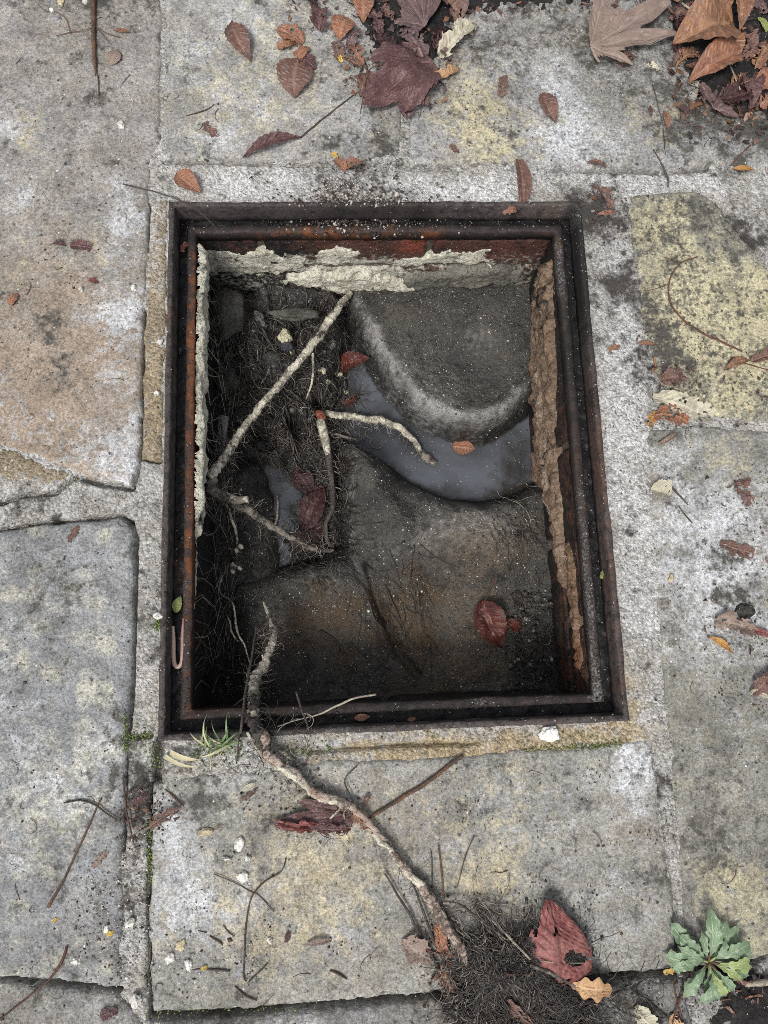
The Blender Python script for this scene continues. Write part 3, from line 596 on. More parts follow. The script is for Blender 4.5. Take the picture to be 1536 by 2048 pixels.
def bark_mat(name, a, b, fleck, amt=.5, rough=.8, scale=1.0):
    t = NT(name); n1 = t.noise(60 * scale, 5, .7); n2 = t.noise(260 * scale, 4, .75); n3 = t.noise(30 * scale, 3)
    col = t.mix(t.ramp(n1, .36, .64), a, b)
    col = t.mix(t.math('MULTIPLY', t.ramp(t.math('ADD', n2, t.math('MULTIPLY', t.math('SUBTRACT', n3, .5), .8)), .47, .57), amt), col, fleck)
    return t.done(col, rough, t.bump(t.math('ADD', n1, n2), 1.0, .004), .3)
ROOT_W = bark_mat('pale_root_bark', (.60, .56, .45), (.40, .36, .28), (.085, .075, .062), .7)
ROOT_G = bark_mat('dirty_root_bark', (.24, .21, .17), (.11, .095, .08), (.03, .027, .025), .85)
ROOT_P = bark_mat('pinkish_root_bark', (.44, .36, .30), (.28, .20, .155), (.08, .062, .05), .85)
ROOT_D = bark_mat('black_root_bark', (.055, .045, .038), (.035, .03, .027), (.16, .14, .12), .4, .6)
TWIG_B = bark_mat('brown_twig_bark', (.16, .085, .05), (.10, .06, .042), (.05, .04, .032), .5)
TWIG_D = bark_mat('dark_twig_bark', (.050, .040, .034), (.075, .06, .05), (.14, .125, .11), .35)
TWIG_R = bark_mat('red_stem_bark', (.15, .06, .04), (.10, .05, .035), (.06, .05, .04), .4)
TWIG_L = bark_mat('pale_twig_bark', (.42, .37, .29), (.30, .26, .20), (.12, .10, .08), .5)

def leaf_mat(name, a, b, vein, spot=(.05, .03, .025), sp=.4, rough=.5, edge=None, dust=.16, spec=.35):
    t = NT(name); R, G, B, A = t.attr()
    n1 = t.noise(45, 6, .7); n2 = t.noise(170, 5, .72); n3 = t.noise(480, 2, .6)
    col = t.mix(t.ramp(n1, .36, .64), a, b)
    if edge: col = t.mix(t.ramp(t.math('ADD', G, t.math('MULTIPLY', t.math('SUBTRACT', n1, .5), 1.2)), .55, 1.0), col, edge)
    col = t.mix(t.math('MULTIPLY', t.ramp(n2, .50, .66), sp), col, spot)
    col = t.mix(t.math('MULTIPLY', R, .7), col, vein)
    col = t.mix(t.ramp(t.math('ADD', n3, t.math('MULTIPLY', t.math('SUBTRACT', n1, .5), .5)), .52, .66, 0, dust), col, (.36, .31, .28))
    h = t.math('ADD', t.math('MULTIPLY', n2, .8), t.math('ADD', n1, t.math('MULTIPLY', R, 1.2)))
    return t.done(col, t.ramp(n2, .3, .7, rough - .12, rough + .2), t.bump(h, .6, .0022), spec)
LM = {
 'orange': leaf_mat('leaf_orange_brown', (.235, .098, .052), (.165, .070, .042), (.32, .18, .11), (.06, .03, .022), .6, edge=(.13, .055, .032)),
 'copper': leaf_mat('leaf_copper', (.20, .092, .045), (.12, .055, .032), (.30, .175, .10), (.05, .027, .02), .45, .38),
 'brown': leaf_mat('leaf_brown', (.13, .062, .045), (.085, .045, .036), (.21, .13, .10), (.035, .024, .022), .6),
 'taupe': leaf_mat('leaf_grey_brown', (.20, .145, .115), (.155, .11, .09), (.30, .24, .20), (.07, .05, .045), .4, .6),
 'maroon': leaf_mat('leaf_maroon', (.060, .026, .027), (.085, .036, .034), (.13, .075, .07), (.03, .018, .018), .5, .42),
 'sunk': leaf_mat('leaf_sunken', (.040, .017, .017), (.022, .012, .012), (.08, .04, .038), (.012, .009, .009), .6, .3, dust=.06, spec=.15),
 'purple': leaf_mat('leaf_dark_purple', (.072, .042, .042), (.105, .062, .056), (.18, .13, .13), (.032, .024, .027), .5, .5),
 'red': leaf_mat('leaf_dusty_red', (.155, .042, .038), (.215, .075, .065), (.085, .03, .028), (.06, .025, .024), .6, .55, edge=(.12, .034, .026)),
 'wetred': leaf_mat('leaf_wet_red', (.085, .022, .015), (.045, .015, .013), (.12, .045, .032), (.02, .01, .01), .6, .25, dust=.05, spec=.25),
 'tan': leaf_mat('leaf_tan', (.42, .25, .12), (.33, .18, .085), (.50, .35, .20), (.14, .07, .035), .4),
 'cream': leaf_mat('leaf_cream', (.42, .39, .29), (.30, .27, .20), (.5, .46, .36), (.10, .085, .065), .4, .7),
 'yellow': leaf_mat('leaf_yellow', (.52, .36, .06), (.42, .25, .05), (.55, .45, .15), (.16, .09, .03), .35),
 'amber': leaf_mat('leaf_amber', (.38, .19, .04), (.28, .12, .03), (.45, .28, .10), (.12, .05, .02), .4),
 'green': leaf_mat('leaf_olive_green', (.20, .23, .06), (.14, .17, .05), (.28, .30, .12), (.07, .07, .03), .4),
}
def outline(shape, u):
    if shape == 'ovate': return np.sin(np.pi * u ** .80) ** .85
    if shape == 'lance': return np.sin(np.pi * u ** .9) ** 1.15
    if shape == 'heart': return np.clip(np.sin(np.pi * u ** .55) ** .8 * (1 - .12 * u), 0, 1)
    if shape == 'oak': return (np.sin(np.pi * u ** 1.1) ** .7) * (1 + .26 * np.sin(u * 21 + 1))
    if shape == 'frag': return np.sin(np.pi * np.clip(u * .86 + .07, 0, 1)) ** .45
    if shape == 'strip': return np.sin(np.pi * np.clip(u * .9 + .05, 0, 1)) ** .4
def leaf(base, tip, wr, shape, mat, label, z=.003, fold=.25, bend=.12, crumple=.05, skew=None, tooth=.03, stalk=0.0, group='fallen leaves on the paving', name='fallen_leaf', seed=None, tilt=0.0, nu=26, nv=11, twist=None, pit=False, cat='leaf', parent=None):
    rr_ = random.Random(int(base[0] * 7 + base[1] * 13)); skew = rr_.uniform(-.16, .16) if skew is None else skew; twist = rr_.uniform(-.8, .8) if twist is None else twist
    seed = seed if seed is not None else rnd.randint(0, 9999)
    if pit: b3, t3 = PZ(*base, lift=z), PZ(*tip, lift=z)
    else: b3, t3 = P(*base, z), P(*tip, z)
    ax = t3 - b3; L = np.linalg.norm(ax); ax /= L
    sd = np.cross([0, 0, 1], ax); sd /= np.linalg.norm(sd); upv = np.cross(ax, sd)
    u, v = np.meshgrid(np.linspace(0, 1, nu), np.linspace(-1, 1, nv), indexing='ij')
    rs = np.random.RandomState(seed)
    w = outline(shape, np.clip(u, 1e-4, 1)) * wr * L / 2
    w = w * (1 + tooth * np.sign(np.sin(u * 60)) * (np.abs(v) > .9)) * (1 + .5 * crumple * fbm(u, v * 0 + np.sign(v), 9, 3, seed))
    if shape == 'frag': w = w * np.clip(1 + .75 * fbm(u * 3, np.sign(v) * 2.0 + 0 * u, 1.9, 4, seed, .65), .25, 1.6)
    x = u * L; y = v * w + skew * L * np.sin(np.pi * u) * .5
    h = fold * np.abs(y - skew * L * np.sin(np.pi * u) * .5) + bend * L * np.sin(np.pi * u) + tilt * y + twist * (u - .5) * v * w
    h = h + crumple * L * (.55 * fbm(u * 3, v * 1.5, 1.4, 3, seed + 1) + .25 * fbm(u * 5, v * 3, 2.5, 2, seed + 2))
    side = (np.abs(((u * 9 - np.abs(v) * 2.2) % 1.0) - .5) > .40) * (np.abs(v) < .95)
    vein = np.clip((np.abs(v) < .06) * 1.0 + .8 * side, 0, 1)
    h = h - .008 * L * vein + .012 * L * np.cos((u * 9 - np.abs(v) * 2.2) * 2 * np.pi) * np.abs(v)
    h = h - h.min() + .0008
    Pt = b3[None, None] + x[..., None] * ax + y[..., None] * sd + h[..., None] * upv
    A = np.stack([vein, np.abs(v) ** 2, np.full_like(u, rs.rand()), np.ones_like(u)], -1)
    idx = np.arange(nu * nv).reshape(nu, nv)
    F = np.stack([idx[:-1, :-1].ravel(), idx[1:, :-1].ravel(), idx[1:, 1:].ravel(), idx[:-1, 1:].ravel()], 1)
    if shape in ('frag', 'heart') and crumple >= .045:       # tears and nibbled holes
        uc, vc = np.meshgrid((np.arange(nu - 1) + .5) / (nu - 1), np.linspace(-1, 1, nv - 1), indexing='ij')
        tear = fbm(uc * 4, vc * 2, 1.1, 3, seed + 11, .6) + .22 * np.abs(vc) - .30
        F = F[(tear < (.16 if shape == 'frag' else .24)).ravel()]
    kw = dict(parent=parent) if parent is not None else dict(label=label, cat=cat, group=group)
    o = mesh(name, Pt.reshape(-1, 3), F, LM[mat] if isinstance(mat, str) else mat, A.reshape(-1, 4), **kw)
    if stalk:
        s0 = Pt[1, nv // 2]; e = s0 - ax * stalk * L * .6 + sd * stalk * L * .25; e[2] = max(s0[2] * .4, -.22 if pit else .0015)
        tube('stalk', [s0 + ax * L * .05, (s0 + e) / 2 + upv * .002, e], [.0011, .0008, .0010], TWIG_R, parent=o, step=.006, sides=5)
    return o
def palmate(base, lobes, mat, label, z=.003, crumple=.06, group='fallen leaves on the paving', seed=3, width=24, stalk=None, cup=.1, pit=False, inner=.45):
    """lobes: pixel positions of the lobe tips, base: pixel of the leaf stalk end"""
    b3 = PZ(*base, lift=z) if pit else P(*base, z)
    tips = [(PZ(*q, lift=z) if pit else P(*q, z)) - b3 for q in lobes]
    an = np.array([math.atan2(t_[1], t_[0]) for t_ in tips]); an = np.unwrap(an); ln = np.array([np.hypot(t_[0], t_[1]) for t_ in tips])
    o_ = np.argsort(an); an = an[o_]; ln = ln[o_]
    nth, nr = 110, 16
    th = np.linspace(an[0] - R_(24), an[-1] + R_(24), nth)
    r = np.zeros(nth)
    for a, l in zip(an, ln): r = np.maximum(r, l * np.exp(-(np.abs(th - a) / R_(width)) ** 1.6))
    env = np.interp(th, np.concatenate([[th[0]], an, [th[-1]]]), np.concatenate([[ln[0] * .12], ln * inner, [ln[-1] * .12]]))
    r = np.maximum(r, env) * (1 + .05 * fbm(th * 8, th * 0, 1.5, 3, seed)) + ln.max() * .012 * np.sign(np.sin(th * 50))
    f = np.linspace(0.02, 1, nr); TH, FR = np.meshgrid(th, f, indexing='ij'); RR = r[:, None] * FR
    dang = np.min(np.abs(TH[..., None] - an), -1)
    vein = np.clip(1 - dang * RR / .0016, 0, 1)
    lat = (np.abs(((RR / ln.max() * 11 - dang * 6) % 1) - .5) > .42) * (dang * RR > .001) * .6
    H = cup * RR * np.clip(dang / R_(30), 0, 1) + crumple * ln.max() * (.7 * fbm(RR * np.cos(TH), RR * np.sin(TH), 2.2 / ln.max(), 3, seed + 1) + .35 * fbm(RR * np.cos(TH), RR * np.sin(TH), 7 / ln.max(), 3, seed + 2)) - .002 * vein
    H = H - H.min() + .001
    V = np.stack([b3[0] + RR * np.cos(TH), b3[1] + RR * np.sin(TH), b3[2] + H], -1).reshape(-1, 3)
    idx = np.arange(nth * nr).reshape(nth, nr)
    F = np.stack([idx[:-1, :-1].ravel(), idx[:-1, 1:].ravel(), idx[1:, 1:].ravel(), idx[1:, :-1].ravel()], 1)
    A = np.stack([np.clip(vein + lat, 0, 1), FR ** 3, np.full_like(FR, .5), np.ones_like(FR)], -1)
    o = mesh('fallen_leaf', V, F, LM[mat], A.reshape(-1, 4), label=label, cat='leaf', group=group)
    if stalk: tube('stalk', [b3 + np.array([0, 0, .003]), (P(*stalk, .003) + b3) / 2 + np.array([0, 0, .002]), P(*stalk, .003)], [.0014, .001, .0012], TWIG_R, parent=o, step=.006, sides=6)
    return o
def colour_mat(name, rough=.8, nz=.5):
    t = NT(name); a = t.n.new('ShaderNodeAttribute'); a.attribute_name = 'mask'
    n = t.noise(300, 3, .7)
    col = t.mix(t.ramp(n, .42, .62, 0, nz), a.outputs['Color'], t.mix(1.0, a.outputs['Color'], (.4, .4, .4), 'MULTIPLY'))
    return t.done(col, rough, t.bump(n, .5, .001), .4)
CRUMB = colour_mat('loose_crumbs'); FIBRE = colour_mat('root_fibre', .5, .3); WETC = colour_mat('wet_crumbs', .4)
OCT = np.array([(1,0,0),(-1,0,0),(0,1,0),(0,-1,0),(0,0,1),(0,0,-1)], float)
OCF = np.array([(0,2,4),(2,1,4),(1,3,4),(3,0,4),(2,0,5),(1,2,5),(3,1,5),(0,3,5)])
def crumbs(name, pts, cols, label, mat=None, **k):
    """pts: (x, y, z, size, flatness)"""
    V = []; F = []; A = []
    rs = np.random.RandomState(len(pts) + 7)
    for i, (x, y, z, s, fl) in enumerate(pts):
        o = OCT * s * rs.uniform(.6, 1.35, (6, 1)) * np.array([1, rs.uniform(.45, 1), fl]); th = rs.rand() * 6.28
        c, q = math.cos(th), math.sin(th)
        V.append(np.stack([x + o[:, 0] * c - o[:, 1] * q, y + o[:, 0] * q + o[:, 1] * c, z + o[:, 2]], 1)); F.append(OCF + 6 * i)
        A.append(np.tile([*cols[i], 1], (6, 1)))
    return mesh(name, np.concatenate(V), np.concatenate(F), mat or CRUMB, np.concatenate(A), smooth=False, label=label, kind='stuff', **k)
def strands(name, specs, label, mat=None, sides=3, **k):
    """specs: list of (points array n x 3, radius, colour)"""
    V = []; F = []; A = []; off = 0
    for C, r, col in specs:
        C = np.asarray(C); n = len(C); T = np.gradient(C, axis=0); T /= np.linalg.norm(T, axis=1)[:, None] + 1e-12
        a = np.cross(T, [0.13, 0.07, 1.0]); a /= np.linalg.norm(a, axis=1)[:, None] + 1e-9; b = np.cross(a, T)
        rr = r * np.linspace(1, .45, n)
        ring_ = [C + rr[:, None] * (math.cos(2.094 * q) * a + math.sin(2.094 * q) * b) for q in range(sides)]
        V.append(np.stack(ring_, 1).reshape(-1, 3)); i = np.arange(n - 1)[:, None] * sides
        for q in range(sides):
            F.append(off + np.concatenate([i + q, i + (q + 1) % sides, i + sides + (q + 1) % sides, i + sides + q], 1))
        A.append(np.tile([*col, 1], (n * sides, 1))); off += n * sides
    return mesh(name, np.concatenate(V), np.concatenate(F), mat or FIBRE, np.concatenate(A), label=label, kind='stuff', **k)
def walk(start, ang, L, n, curl, zfun, lift, rs, drift=0.0):
    C = []; x, y = start; a = ang; k = rs.normal(0, curl)
    for i in range(n):
        C.append((x, y, zfun(x, y) + lift * (.3 + abs(math.sin(i * .9 + a)))))
        a += k + rs.normal(0, curl * .6); x += math.cos(a) * L / n; y += math.sin(a) * L / n
    return np.array(C)

# ================================================================== ROOTS IN THE PIT
def rp(pts, lift):
    return [PZ(a, b, l) if l is not None else P(a, b, z) for (a, b, l, z) in [(q[0], q[1], (q[2] if len(q) > 2 else lift), 0) for q in pts]]
main_root = empty('tree_root', label='long pale root slanting across the upper left of the pit', cat='root', group='tree roots in the drain')
tube('main_stem', [P(700,585,-.16), P(672,622,-.137), P(640,668,-.132), P(605,715,-.130), P(560,765,-.128), P(515,820,-.122), P(480,868,-.110), P(458,902,-.098), P(436,935,-.088), P(417,955,-.085)], [.004, .0058, .0055, .0050, .0047, .0050, .0058, .0072], ROOT_W, sides=14, amp=.42, freq=230, step=.0022, wob=.003, parent=main_root)
tube('side_root', [P(417,955,-.085), P(430,985,-.105), P(462,1004,-.125), P(500,1022,-.14), P(540,1050,-.155), P(590,1078,-.18), P(630,1098,-.20), P(668,1102,-.205)], [.0075, .0068, .0062, .005, .0042, .0036, .003], ROOT_G, sides=14, amp=.45, freq=230, step=.0022, wob=.004, parent=main_root)
tube('side_root', [P(440,990,-.118), P(472,1000,-.122), P(496,998,-.118)], [.0065, .006, .0045], ROOT_W, amp=.3, parent=main_root)
tube('rootlet', [P(448,1000,-.13), P(462,1032,-.15), P(473,1065,-.16), P(474,1088,-.165)], [.0022, .002, .0016], ROOT_W, amp=.3, wob=.002, parent=main_root)
tube('rootlet', [P(422,972,-.10), P(418,1000,-.115), P(424,1020,-.12)], [.003, .002, .001], ROOT_G, wob=.002, parent=main_root)
tube('rootlet', [P(625,705,-.135), P(627,735,-.15), P(622,770,-.17), P(612,800,-.185)], [.0016, .0018, .0014], ROOT_W, wob=.0015, parent=main_root)
tube('rootlet', [P(490,840,-.12), P(520,832,-.14), P(545,822,-.15)], [.0012, .001, .0006], ROOT_G, wob=.002, parent=main_root)
tube('bark_skin', [P(672,622,-.1372), P(640,668,-.1342), P(605,715,-.1322), P(560,765,-.1302), P(515,820,-.1242), P(480,868,-.1122), P(458,902,-.1002), P(436,935,-.0902)], [.0054, .0051, .0046, .0043, .0046, .0053, .0066], ROOT_G, sides=14, amp=.75, freq=170, step=.0022, wob=.003, seed=40, parent=main_root)
floating = empty('tree_root', label='bent pale root lying over the pool of water', cat='root', group='tree roots in the drain')
tube('main_stem', [P(648,826,-.195), P(690,832,-.195), P(730,838,-.196), P(770,842,-.198), P(800,856,-.202), P(826,880,-.21), P(842,905,-.216), P(868,926,-.218)], [.0045, .005, .0052, .0055, .005, .0042, .0045, .0038], ROOT_W, sides=12, amp=.42, freq=230, step=.0022, wob=.003, parent=floating)
tube('broken_end', [P(838,902,-.216), P(854,916,-.217), P(872,928,-.217)], [.0045, .0062, .0045], ROOT_G, amp=.4, parent=floating)
tube('rootlet', [P(655,866,-.205), P(690,872,-.21), P(712,880,-.205)], [.0024, .002, .0012], ROOT_G, amp=.3, wob=.002, parent=floating)
upright = empty('tree_root', label='broken root stump with cream wood above the narrow dark channel', cat='root', group='tree roots in the drain')
tube('main_stem', [P(640,826,-.185), P(648,862,-.187), P(656,900,-.19), P(662,950,-.196), P(666,990,-.20), P(664,1020,-.202), P(652,1045,-.205), P(655,1080,-.208), P(668,1098,-.21)], [.0052, .0058, .005, .0042, .004, .0036, .003, .003, .002], ROOT_D, sides=9, amp=.25, wob=.001, parent=upright)
tube('bare_wood', [P(640,840,-.182), P(646,862,-.182), P(652,888,-.186), P(656,910,-.19)], [.0066, .0072, .0066, .004], ROOT_W, sides=9, amp=.2, parent=upright)
tube('torn_end', [P(634,822,-.182), P(642,832,-.181), P(645,842,-.184)], [.004, .0085, .005], bark_mat('raw_red_wood', (.17, .035, .022), (.10, .025, .02), (.32, .17, .10), .5, .5), amp=.5, parent=upright)
hang = empty('tree_root', label='flaking root hanging over the near rim and running across the slab', cat='root', group='tree roots in the drain')
tube('hanging_stem', [P(528,1205,-.15), P(536,1236,-.13), P(546,1262,-.12), P(544,1290,-.105), P(528,1322,-.09), P(512,1352,-.075), P(508,1380,-.055), P(506,1405,-.035), P(508,1440,-.012), P(518,1468,.004)], [.0012, .0028, .004, .0048, .0055, .006, .0062, .0060, .0062, .006], ROOT_W, sides=14, amp=.5, freq=210, step=.0022, wob=.004, parent=hang)
tube('main_stem', [P(512,1455,-.002), P(530,1500,.010), P(566,1532,.012), P(604,1566,.011), P(640,1590,.011), P(690,1606,.013), P(722,1630,.011), P(752,1665,.009), P(790,1712,.008), P(832,1760,.008), P(862,1800,.009), P(886,1840,.010), P(910,1880,.012), P(928,1918,.013), P(946,1958,.012)], [.0055, .005, .0044, .0038, .0044, .0050, .0036, .0030, .0034, .0042, .0052, .0052, .005, .004, .0015], ROOT_P, sides=14, amp=.5, freq=210, step=.0022, wob=.0045, parent=hang)
tube('peeled_bark', [P(536,1506,.011), P(566,1532,.0125), P(604,1566,.0115), P(640,1590,.0115), P(690,1606,.0135)], [.0040, .0042, .0036, .0040, .0044], ROOT_W, sides=14, amp=.8, freq=150, step=.0022, wob=.005, seed=12, parent=hang)
tube('peeled_bark', [P(752,1665,.0095), P(790,1712,.0085), P(832,1760,.0085), P(862,1800,.0095), P(886,1840,.0105)], [.0028, .0032, .0038, .0046, .0046], ROOT_W, sides=14, amp=.8, freq=150, step=.0022, wob=.005, seed=19, parent=hang)
tube('dark_bark', [P(505,1395,-.04), P(508,1440,-.012), P(518,1470,.004), P(534,1502,.0105)], [.0064, .0062, .006, .005], ROOT_D, sides=14, amp=.8, freq=150, step=.0022, wob=.004, seed=23, parent=hang)
tube('bare_wood', [P(528,1462,.006), P(531,1476,.011), P(535,1490,.010)], [.003, .0058, .003], ROOT_P, amp=.3, parent=hang)
tube('rootlet', [P(494,1464,.003), P(510,1492,.005), P(528,1512,.004), P(540,1530,.003)], [.0018, .0016, .001], ROOT_W, wob=.002, parent=hang)
tube('rootlet', [P(545,1500,.006), P(565,1505,.006), P(585,1522,.005)], [.0024, .0024, .0016], ROOT_W, wob=.001, parent=hang)
tube('rootlet', [P(690,1606,.012), P(655,1640,.005), P(640,1648,.004), P(605,1652,.003)], [.0012, .001, .0007], ROOT_W, wob=.002, parent=hang)
tube('rootlet', [P(700,1612,.012), P(685,1630,.006), P(700,1655,.003)], [.001, .0009, .0006], ROOT_W, wob=.003, parent=hang)
dang = empty('tree_root', label='thin white root strand dangling down the dark left side of the pit', cat='root', group='tree roots in the drain')
tube('main_stem', [P(455,1128,-.16), P(442,1160,-.16), P(440,1185,-.16), P(462,1205,-.16), P(470,1240,-.155), P(478,1262,-.15), P(490,1300,-.15), P(500,1330,-.15)], [.0012, .0016, .0013, .0012, .0016, .0012, .0008], ROOT_W, sides=6, wob=.004, parent=dang)
tube('rootlet', [P(455,1235,-.15), P(462,1258,-.15), P(474,1280,-.15)], [.001, .0014, .0008], ROOT_W, sides=6, wob=.003, parent=dang)
clump = empty('root_clump', label='small crusty pale clump at the end of a thin root', cat='root', group='tree roots in the drain')
for i in range(9):
    c = P(472 + rnd.uniform(-9, 9), 1118 + rnd.uniform(-24, 24), -.16 + rnd.uniform(-.003, .006))
    tube('knob', [c, c + np.array([rnd.uniform(-.006, .006), rnd.uniform(-.006, .006), rnd.uniform(0, .005)])], [.003, .0042, .0025], ROOT_G if i % 2 else ROOT_W, amp=.6, step=.002, sides=7, parent=clump)
tube('root_strand', [PZ(555,990,.006), PZ(556,1030,.008), PZ(548,1050,.006), PZ(540,1060,.006)], [.0012, .0018, .0012], ROOT_W, wob=.002, label='short thin white root standing at the left edge of the channel', cat='root', group='tree roots in the drain')
# fine dark root fibres: nobody could count them
rs = np.random.RandomState(5); sp = []
def fill(n, px, py, ang, L, curl, lift, r, cols, jitter=.5, npt=9):
    for _ in range(n):
        q = PZ(rs.uniform(*px), rs.uniform(*py)); c = cols[rs.randint(len(cols))]
        sp.append((walk(q[:2], ang + rs.normal(0, jitter), L * rs.uniform(.5, 1.3), npt, curl, zf, lift, rs), r * rs.uniform(.6, 1.4), c))
DK = [(.02, .018, .016), (.03, .026, .022), (.05, .042, .035), (.028, .022, .02)]; PL = [(.20, .18, .15), (.34, .31, .26), (.12, .105, .09), (.05, .045, .04)]
fill(700, (415, 690), (585, 900), -2.2, .06, .25, .006, .0006, DK + PL[2:], 1.2)
for _ in range(130):      # hairs hanging down the left wall
    yy = rs.uniform(-.28, .27); C = [(-.233 + .004 * k + abs(rs.normal(0, .003)), yy + rs.normal(0, .004) + .004 * k * rs.normal(), -.045 - .018 * k) for k in range(8)]; sp.append((np.array(C), rs.uniform(.0003, .0007), (DK + PL)[rs.randint(8)]))
fill(170, (415, 690), (590, 900), -2.2, .05, .3, .008, .0004, PL, 1.5)
fill(140, (590, 690), (760, 1000), -1.5, .06, .15, .007, .0008, DK + [(.11, .095, .08)], .5)
fill(170, (600, 690), (900, 1130), -1.4, .06, .2, .007, .0009, DK, .6)
fill(110, (575, 690), (1020, 1130), -1.2, .05, .3, .006, .0006, DK, 1.0)
fill(60, (560, 690), (880, 1000), 2.4, .05, .08, .008, .0006, [(.12, .105, .085), (.06, .05, .04)], .25)
fill(60, (650, 760), (800, 900), 2.9, .05, .25, .004, .0005, PL, .5)
fill(120, (400, 560), (1080, 1400), -1.4, .06, .22, .006, .0006, DK + PL[2:], .8)
fill(60, (400, 520), (1080, 1400), -1.4, .03, .35, .010, .0004, PL, 1.4)
fill(60, (980, 1090), (960, 1080), -.9, .04, .18, .005, .0006, DK + PL[1:], .4)
fill(140, (1020, 1110), (1190, 1360), 1.2, .03, .4, .006, .0006, DK + PL[2:], 1.5)
fill(50, (700, 860), (1080, 1300), -1.2, .06, .1, .002, .0005, DK, .3)
fill(60, (560, 700), (1110, 1160), 0, .03, .3, .006, .0006, DK + PL[2:], 1)
for _ in range(60):
    q = PZ(rs.uniform(420, 690), rs.uniform(600, 900)); sp.append((walk(q[:2], -1.2 + rs.normal(0, .8), rs.uniform(.04, .09), 14, .14, zf, .008, rs), rs.uniform(.0011, .0024), DK[rs.randint(4)]))
for _ in range(26):
    q = PZ(rs.uniform(560, 690), rs.uniform(760, 1110)); sp.append((walk(q[:2], -1.4 + rs.normal(0, .4), rs.uniform(.04, .08), 14, .12, zf, .009, rs), rs.uniform(.0010, .0022), (DK + [(.10, .085, .07)])[rs.randint(5)]))
def hairs(path, n, L, cols, r=.00035):
    for _ in range(n):
        i = rs.randint(len(path) - 1); f = rs.rand(); q = path[i] * (1 - f) + path[i + 1] * f; a = rs.rand() * 6.28; k = 7; C = [q]; zz = q[2]
        for j in range(k):
            a += rs.normal(0, .5); q = q + np.array([math.cos(a), math.sin(a), rs.normal(-.35, .4)]) * L * rs.uniform(.6, 1.4) / k; C.append(q)
        sp.append((np.array(C), r * rs.uniform(.7, 1.6), cols[rs.randint(len(cols))]))
HC = [(.30, .27, .22), (.16, .14, .11), (.06, .05, .042), (.03, .026, .022), (.03, .026, .022)]
hairs([P(672,622,-.137), P(605,715,-.130), P(515,820,-.122), P(458,902,-.098), P(417,955,-.085)], 150, .022, HC)
hairs([P(430,985,-.105), P(500,1022,-.14), P(590,1078,-.18), P(668,1102,-.205)], 220, .028, HC)
hairs([P(648,826,-.195), P(730,838,-.196), P(800,856,-.202), P(842,905,-.214)], 110, .016, HC)
hairs([P(640,826,-.185), P(656,900,-.19), P(666,990,-.20), P(668,1098,-.21)], 160, .024, HC)
hairs([P(536,1236,-.13), P(544,1290,-.105), P(512,1352,-.075), P(508,1440,-.012)], 150, .022, HC)
hairs([P(472,1095,-.16), P(474,1140,-.16)], 70, .010, HC)
strands('root_fibres', sp, 'tangle of fine black and grey root hairs over the silt and benching')
for pts, lab in [([(770,1170),(800,1240),(815,1290),(835,1340)], 'black rootlet running down the middle of the near benching'), ([(640,1260),(680,1290),(695,1340),(700,1390)], 'black rootlet curving down the rust stained near benching'),
                 ([(1010,1005),(1040,1030),(1060,1060),(1072,1090)], 'black rootlet along the right wall beside the benching'), ([(735,1200),(750,1240),(770,1260)], 'short black rootlet on the ridge of the near benching')]:
    tube('rootlet', [PZ(a, b, .002) for a, b in pts], [.0014, .0012, .0008], ROOT_D, wob=.002, sides=6, label=lab, cat='root', group='black rootlets on the benching')

# ================================================================== STONES AND SHARDS IN THE PIT
def rock(name, px, size, label, mat, z=None, seed=0, group='stones in the silt', flat=.7, rot=0.0, pit=True, cat='stone', rough=.25):
    c = PZ(*px, lift=size[2] * .25) if z is None else P(px[0], px[1], z)
    V = []; F = []; nu, nv = 20, 12
    for i in range(nv + 1):
        ph = math.pi * i / nv
        for j in range(nu):
            th = 2 * math.pi * j / nu; d = Vector((math.sin(ph) * math.cos(th), math.sin(ph) * math.sin(th), math.cos(ph)))
            q = 1 + rough * (mnoise.noise(d * 1.4 + Vector((seed, 0, 0))) * 1.3 + .6 * mnoise.noise(d * 3.2 + Vector((seed, 5, 0))))
            x, y, z_ = d.x * size[0] * q, d.y * size[1] * q, d.z * size[2] * q
            V.append((c[0] + x * math.cos(rot) - y * math.sin(rot), c[1] + x * math.sin(rot) + y * math.cos(rot), c[2] + z_))
    for i in range(nv):
        for j in range(nu): F.append((i * nu + j, i * nu + (j + 1) % nu, (i + 1) * nu + (j + 1) % nu, (i + 1) * nu + j))
    V = np.array(V); A = np.zeros((len(V), 4)); q = (V - V.mean(0)) * 55; A[:, 3] = .6 * np.clip(fbm(q[:, 0], q[:, 1], 1, 4, seed, .7) + .1, 0, 1); A[:, 2] = .7 * np.clip(fbm(q[:, 0] + q[:, 2], q[:, 1], 1.2, 4, seed + 4, .7), 0, 1)
    return mesh(name, V, F, mat, A, label=label, cat=cat, group=group)
STONE_D = pit_mat('dark_stone', (.060, .062, .055), (.045, .046, .042), (.1, .09, .07), 11, rough=.6)
STONE_G = pit_mat('streaked_stone', (.085, .082, .070), (.050, .050, .045), (.16, .15, .12), 18, rough=.7)
STONE_C = pit_mat('cream_stone', (.62, .58, .40), (.52, .48, .33), (.3, .28, .2), 12, rough=.7)
STONE_V = pit_mat('violet_stone', (.075, .07, .09), (.05, .048, .06), (.1, .09, .1), 13, rough=.35)
rock('rubble_stone', (452, 628), (.024, .034, .018), 'big rounded grey stone wedged in the upper left corner of the pit', STONE_G, z=-.135, seed=1, rough=.34)
rock('rubble_stone', (455, 760), (.015, .020, .012), 'dark stone against the left wall below the big rounded one', STONE_G, z=-.16, seed=7, rough=.4)
rock('rubble_stone', (570, 674), (.0085, .010, .006), 'cream pebble under the slanting pale root', STONE_C, z=-.158, seed=2, rough=.5)
rock('rubble_stone', (574, 692), (.0105, .007, .007), 'shiny violet stone touching the cream pebble', STONE_V, z=-.163, seed=3)
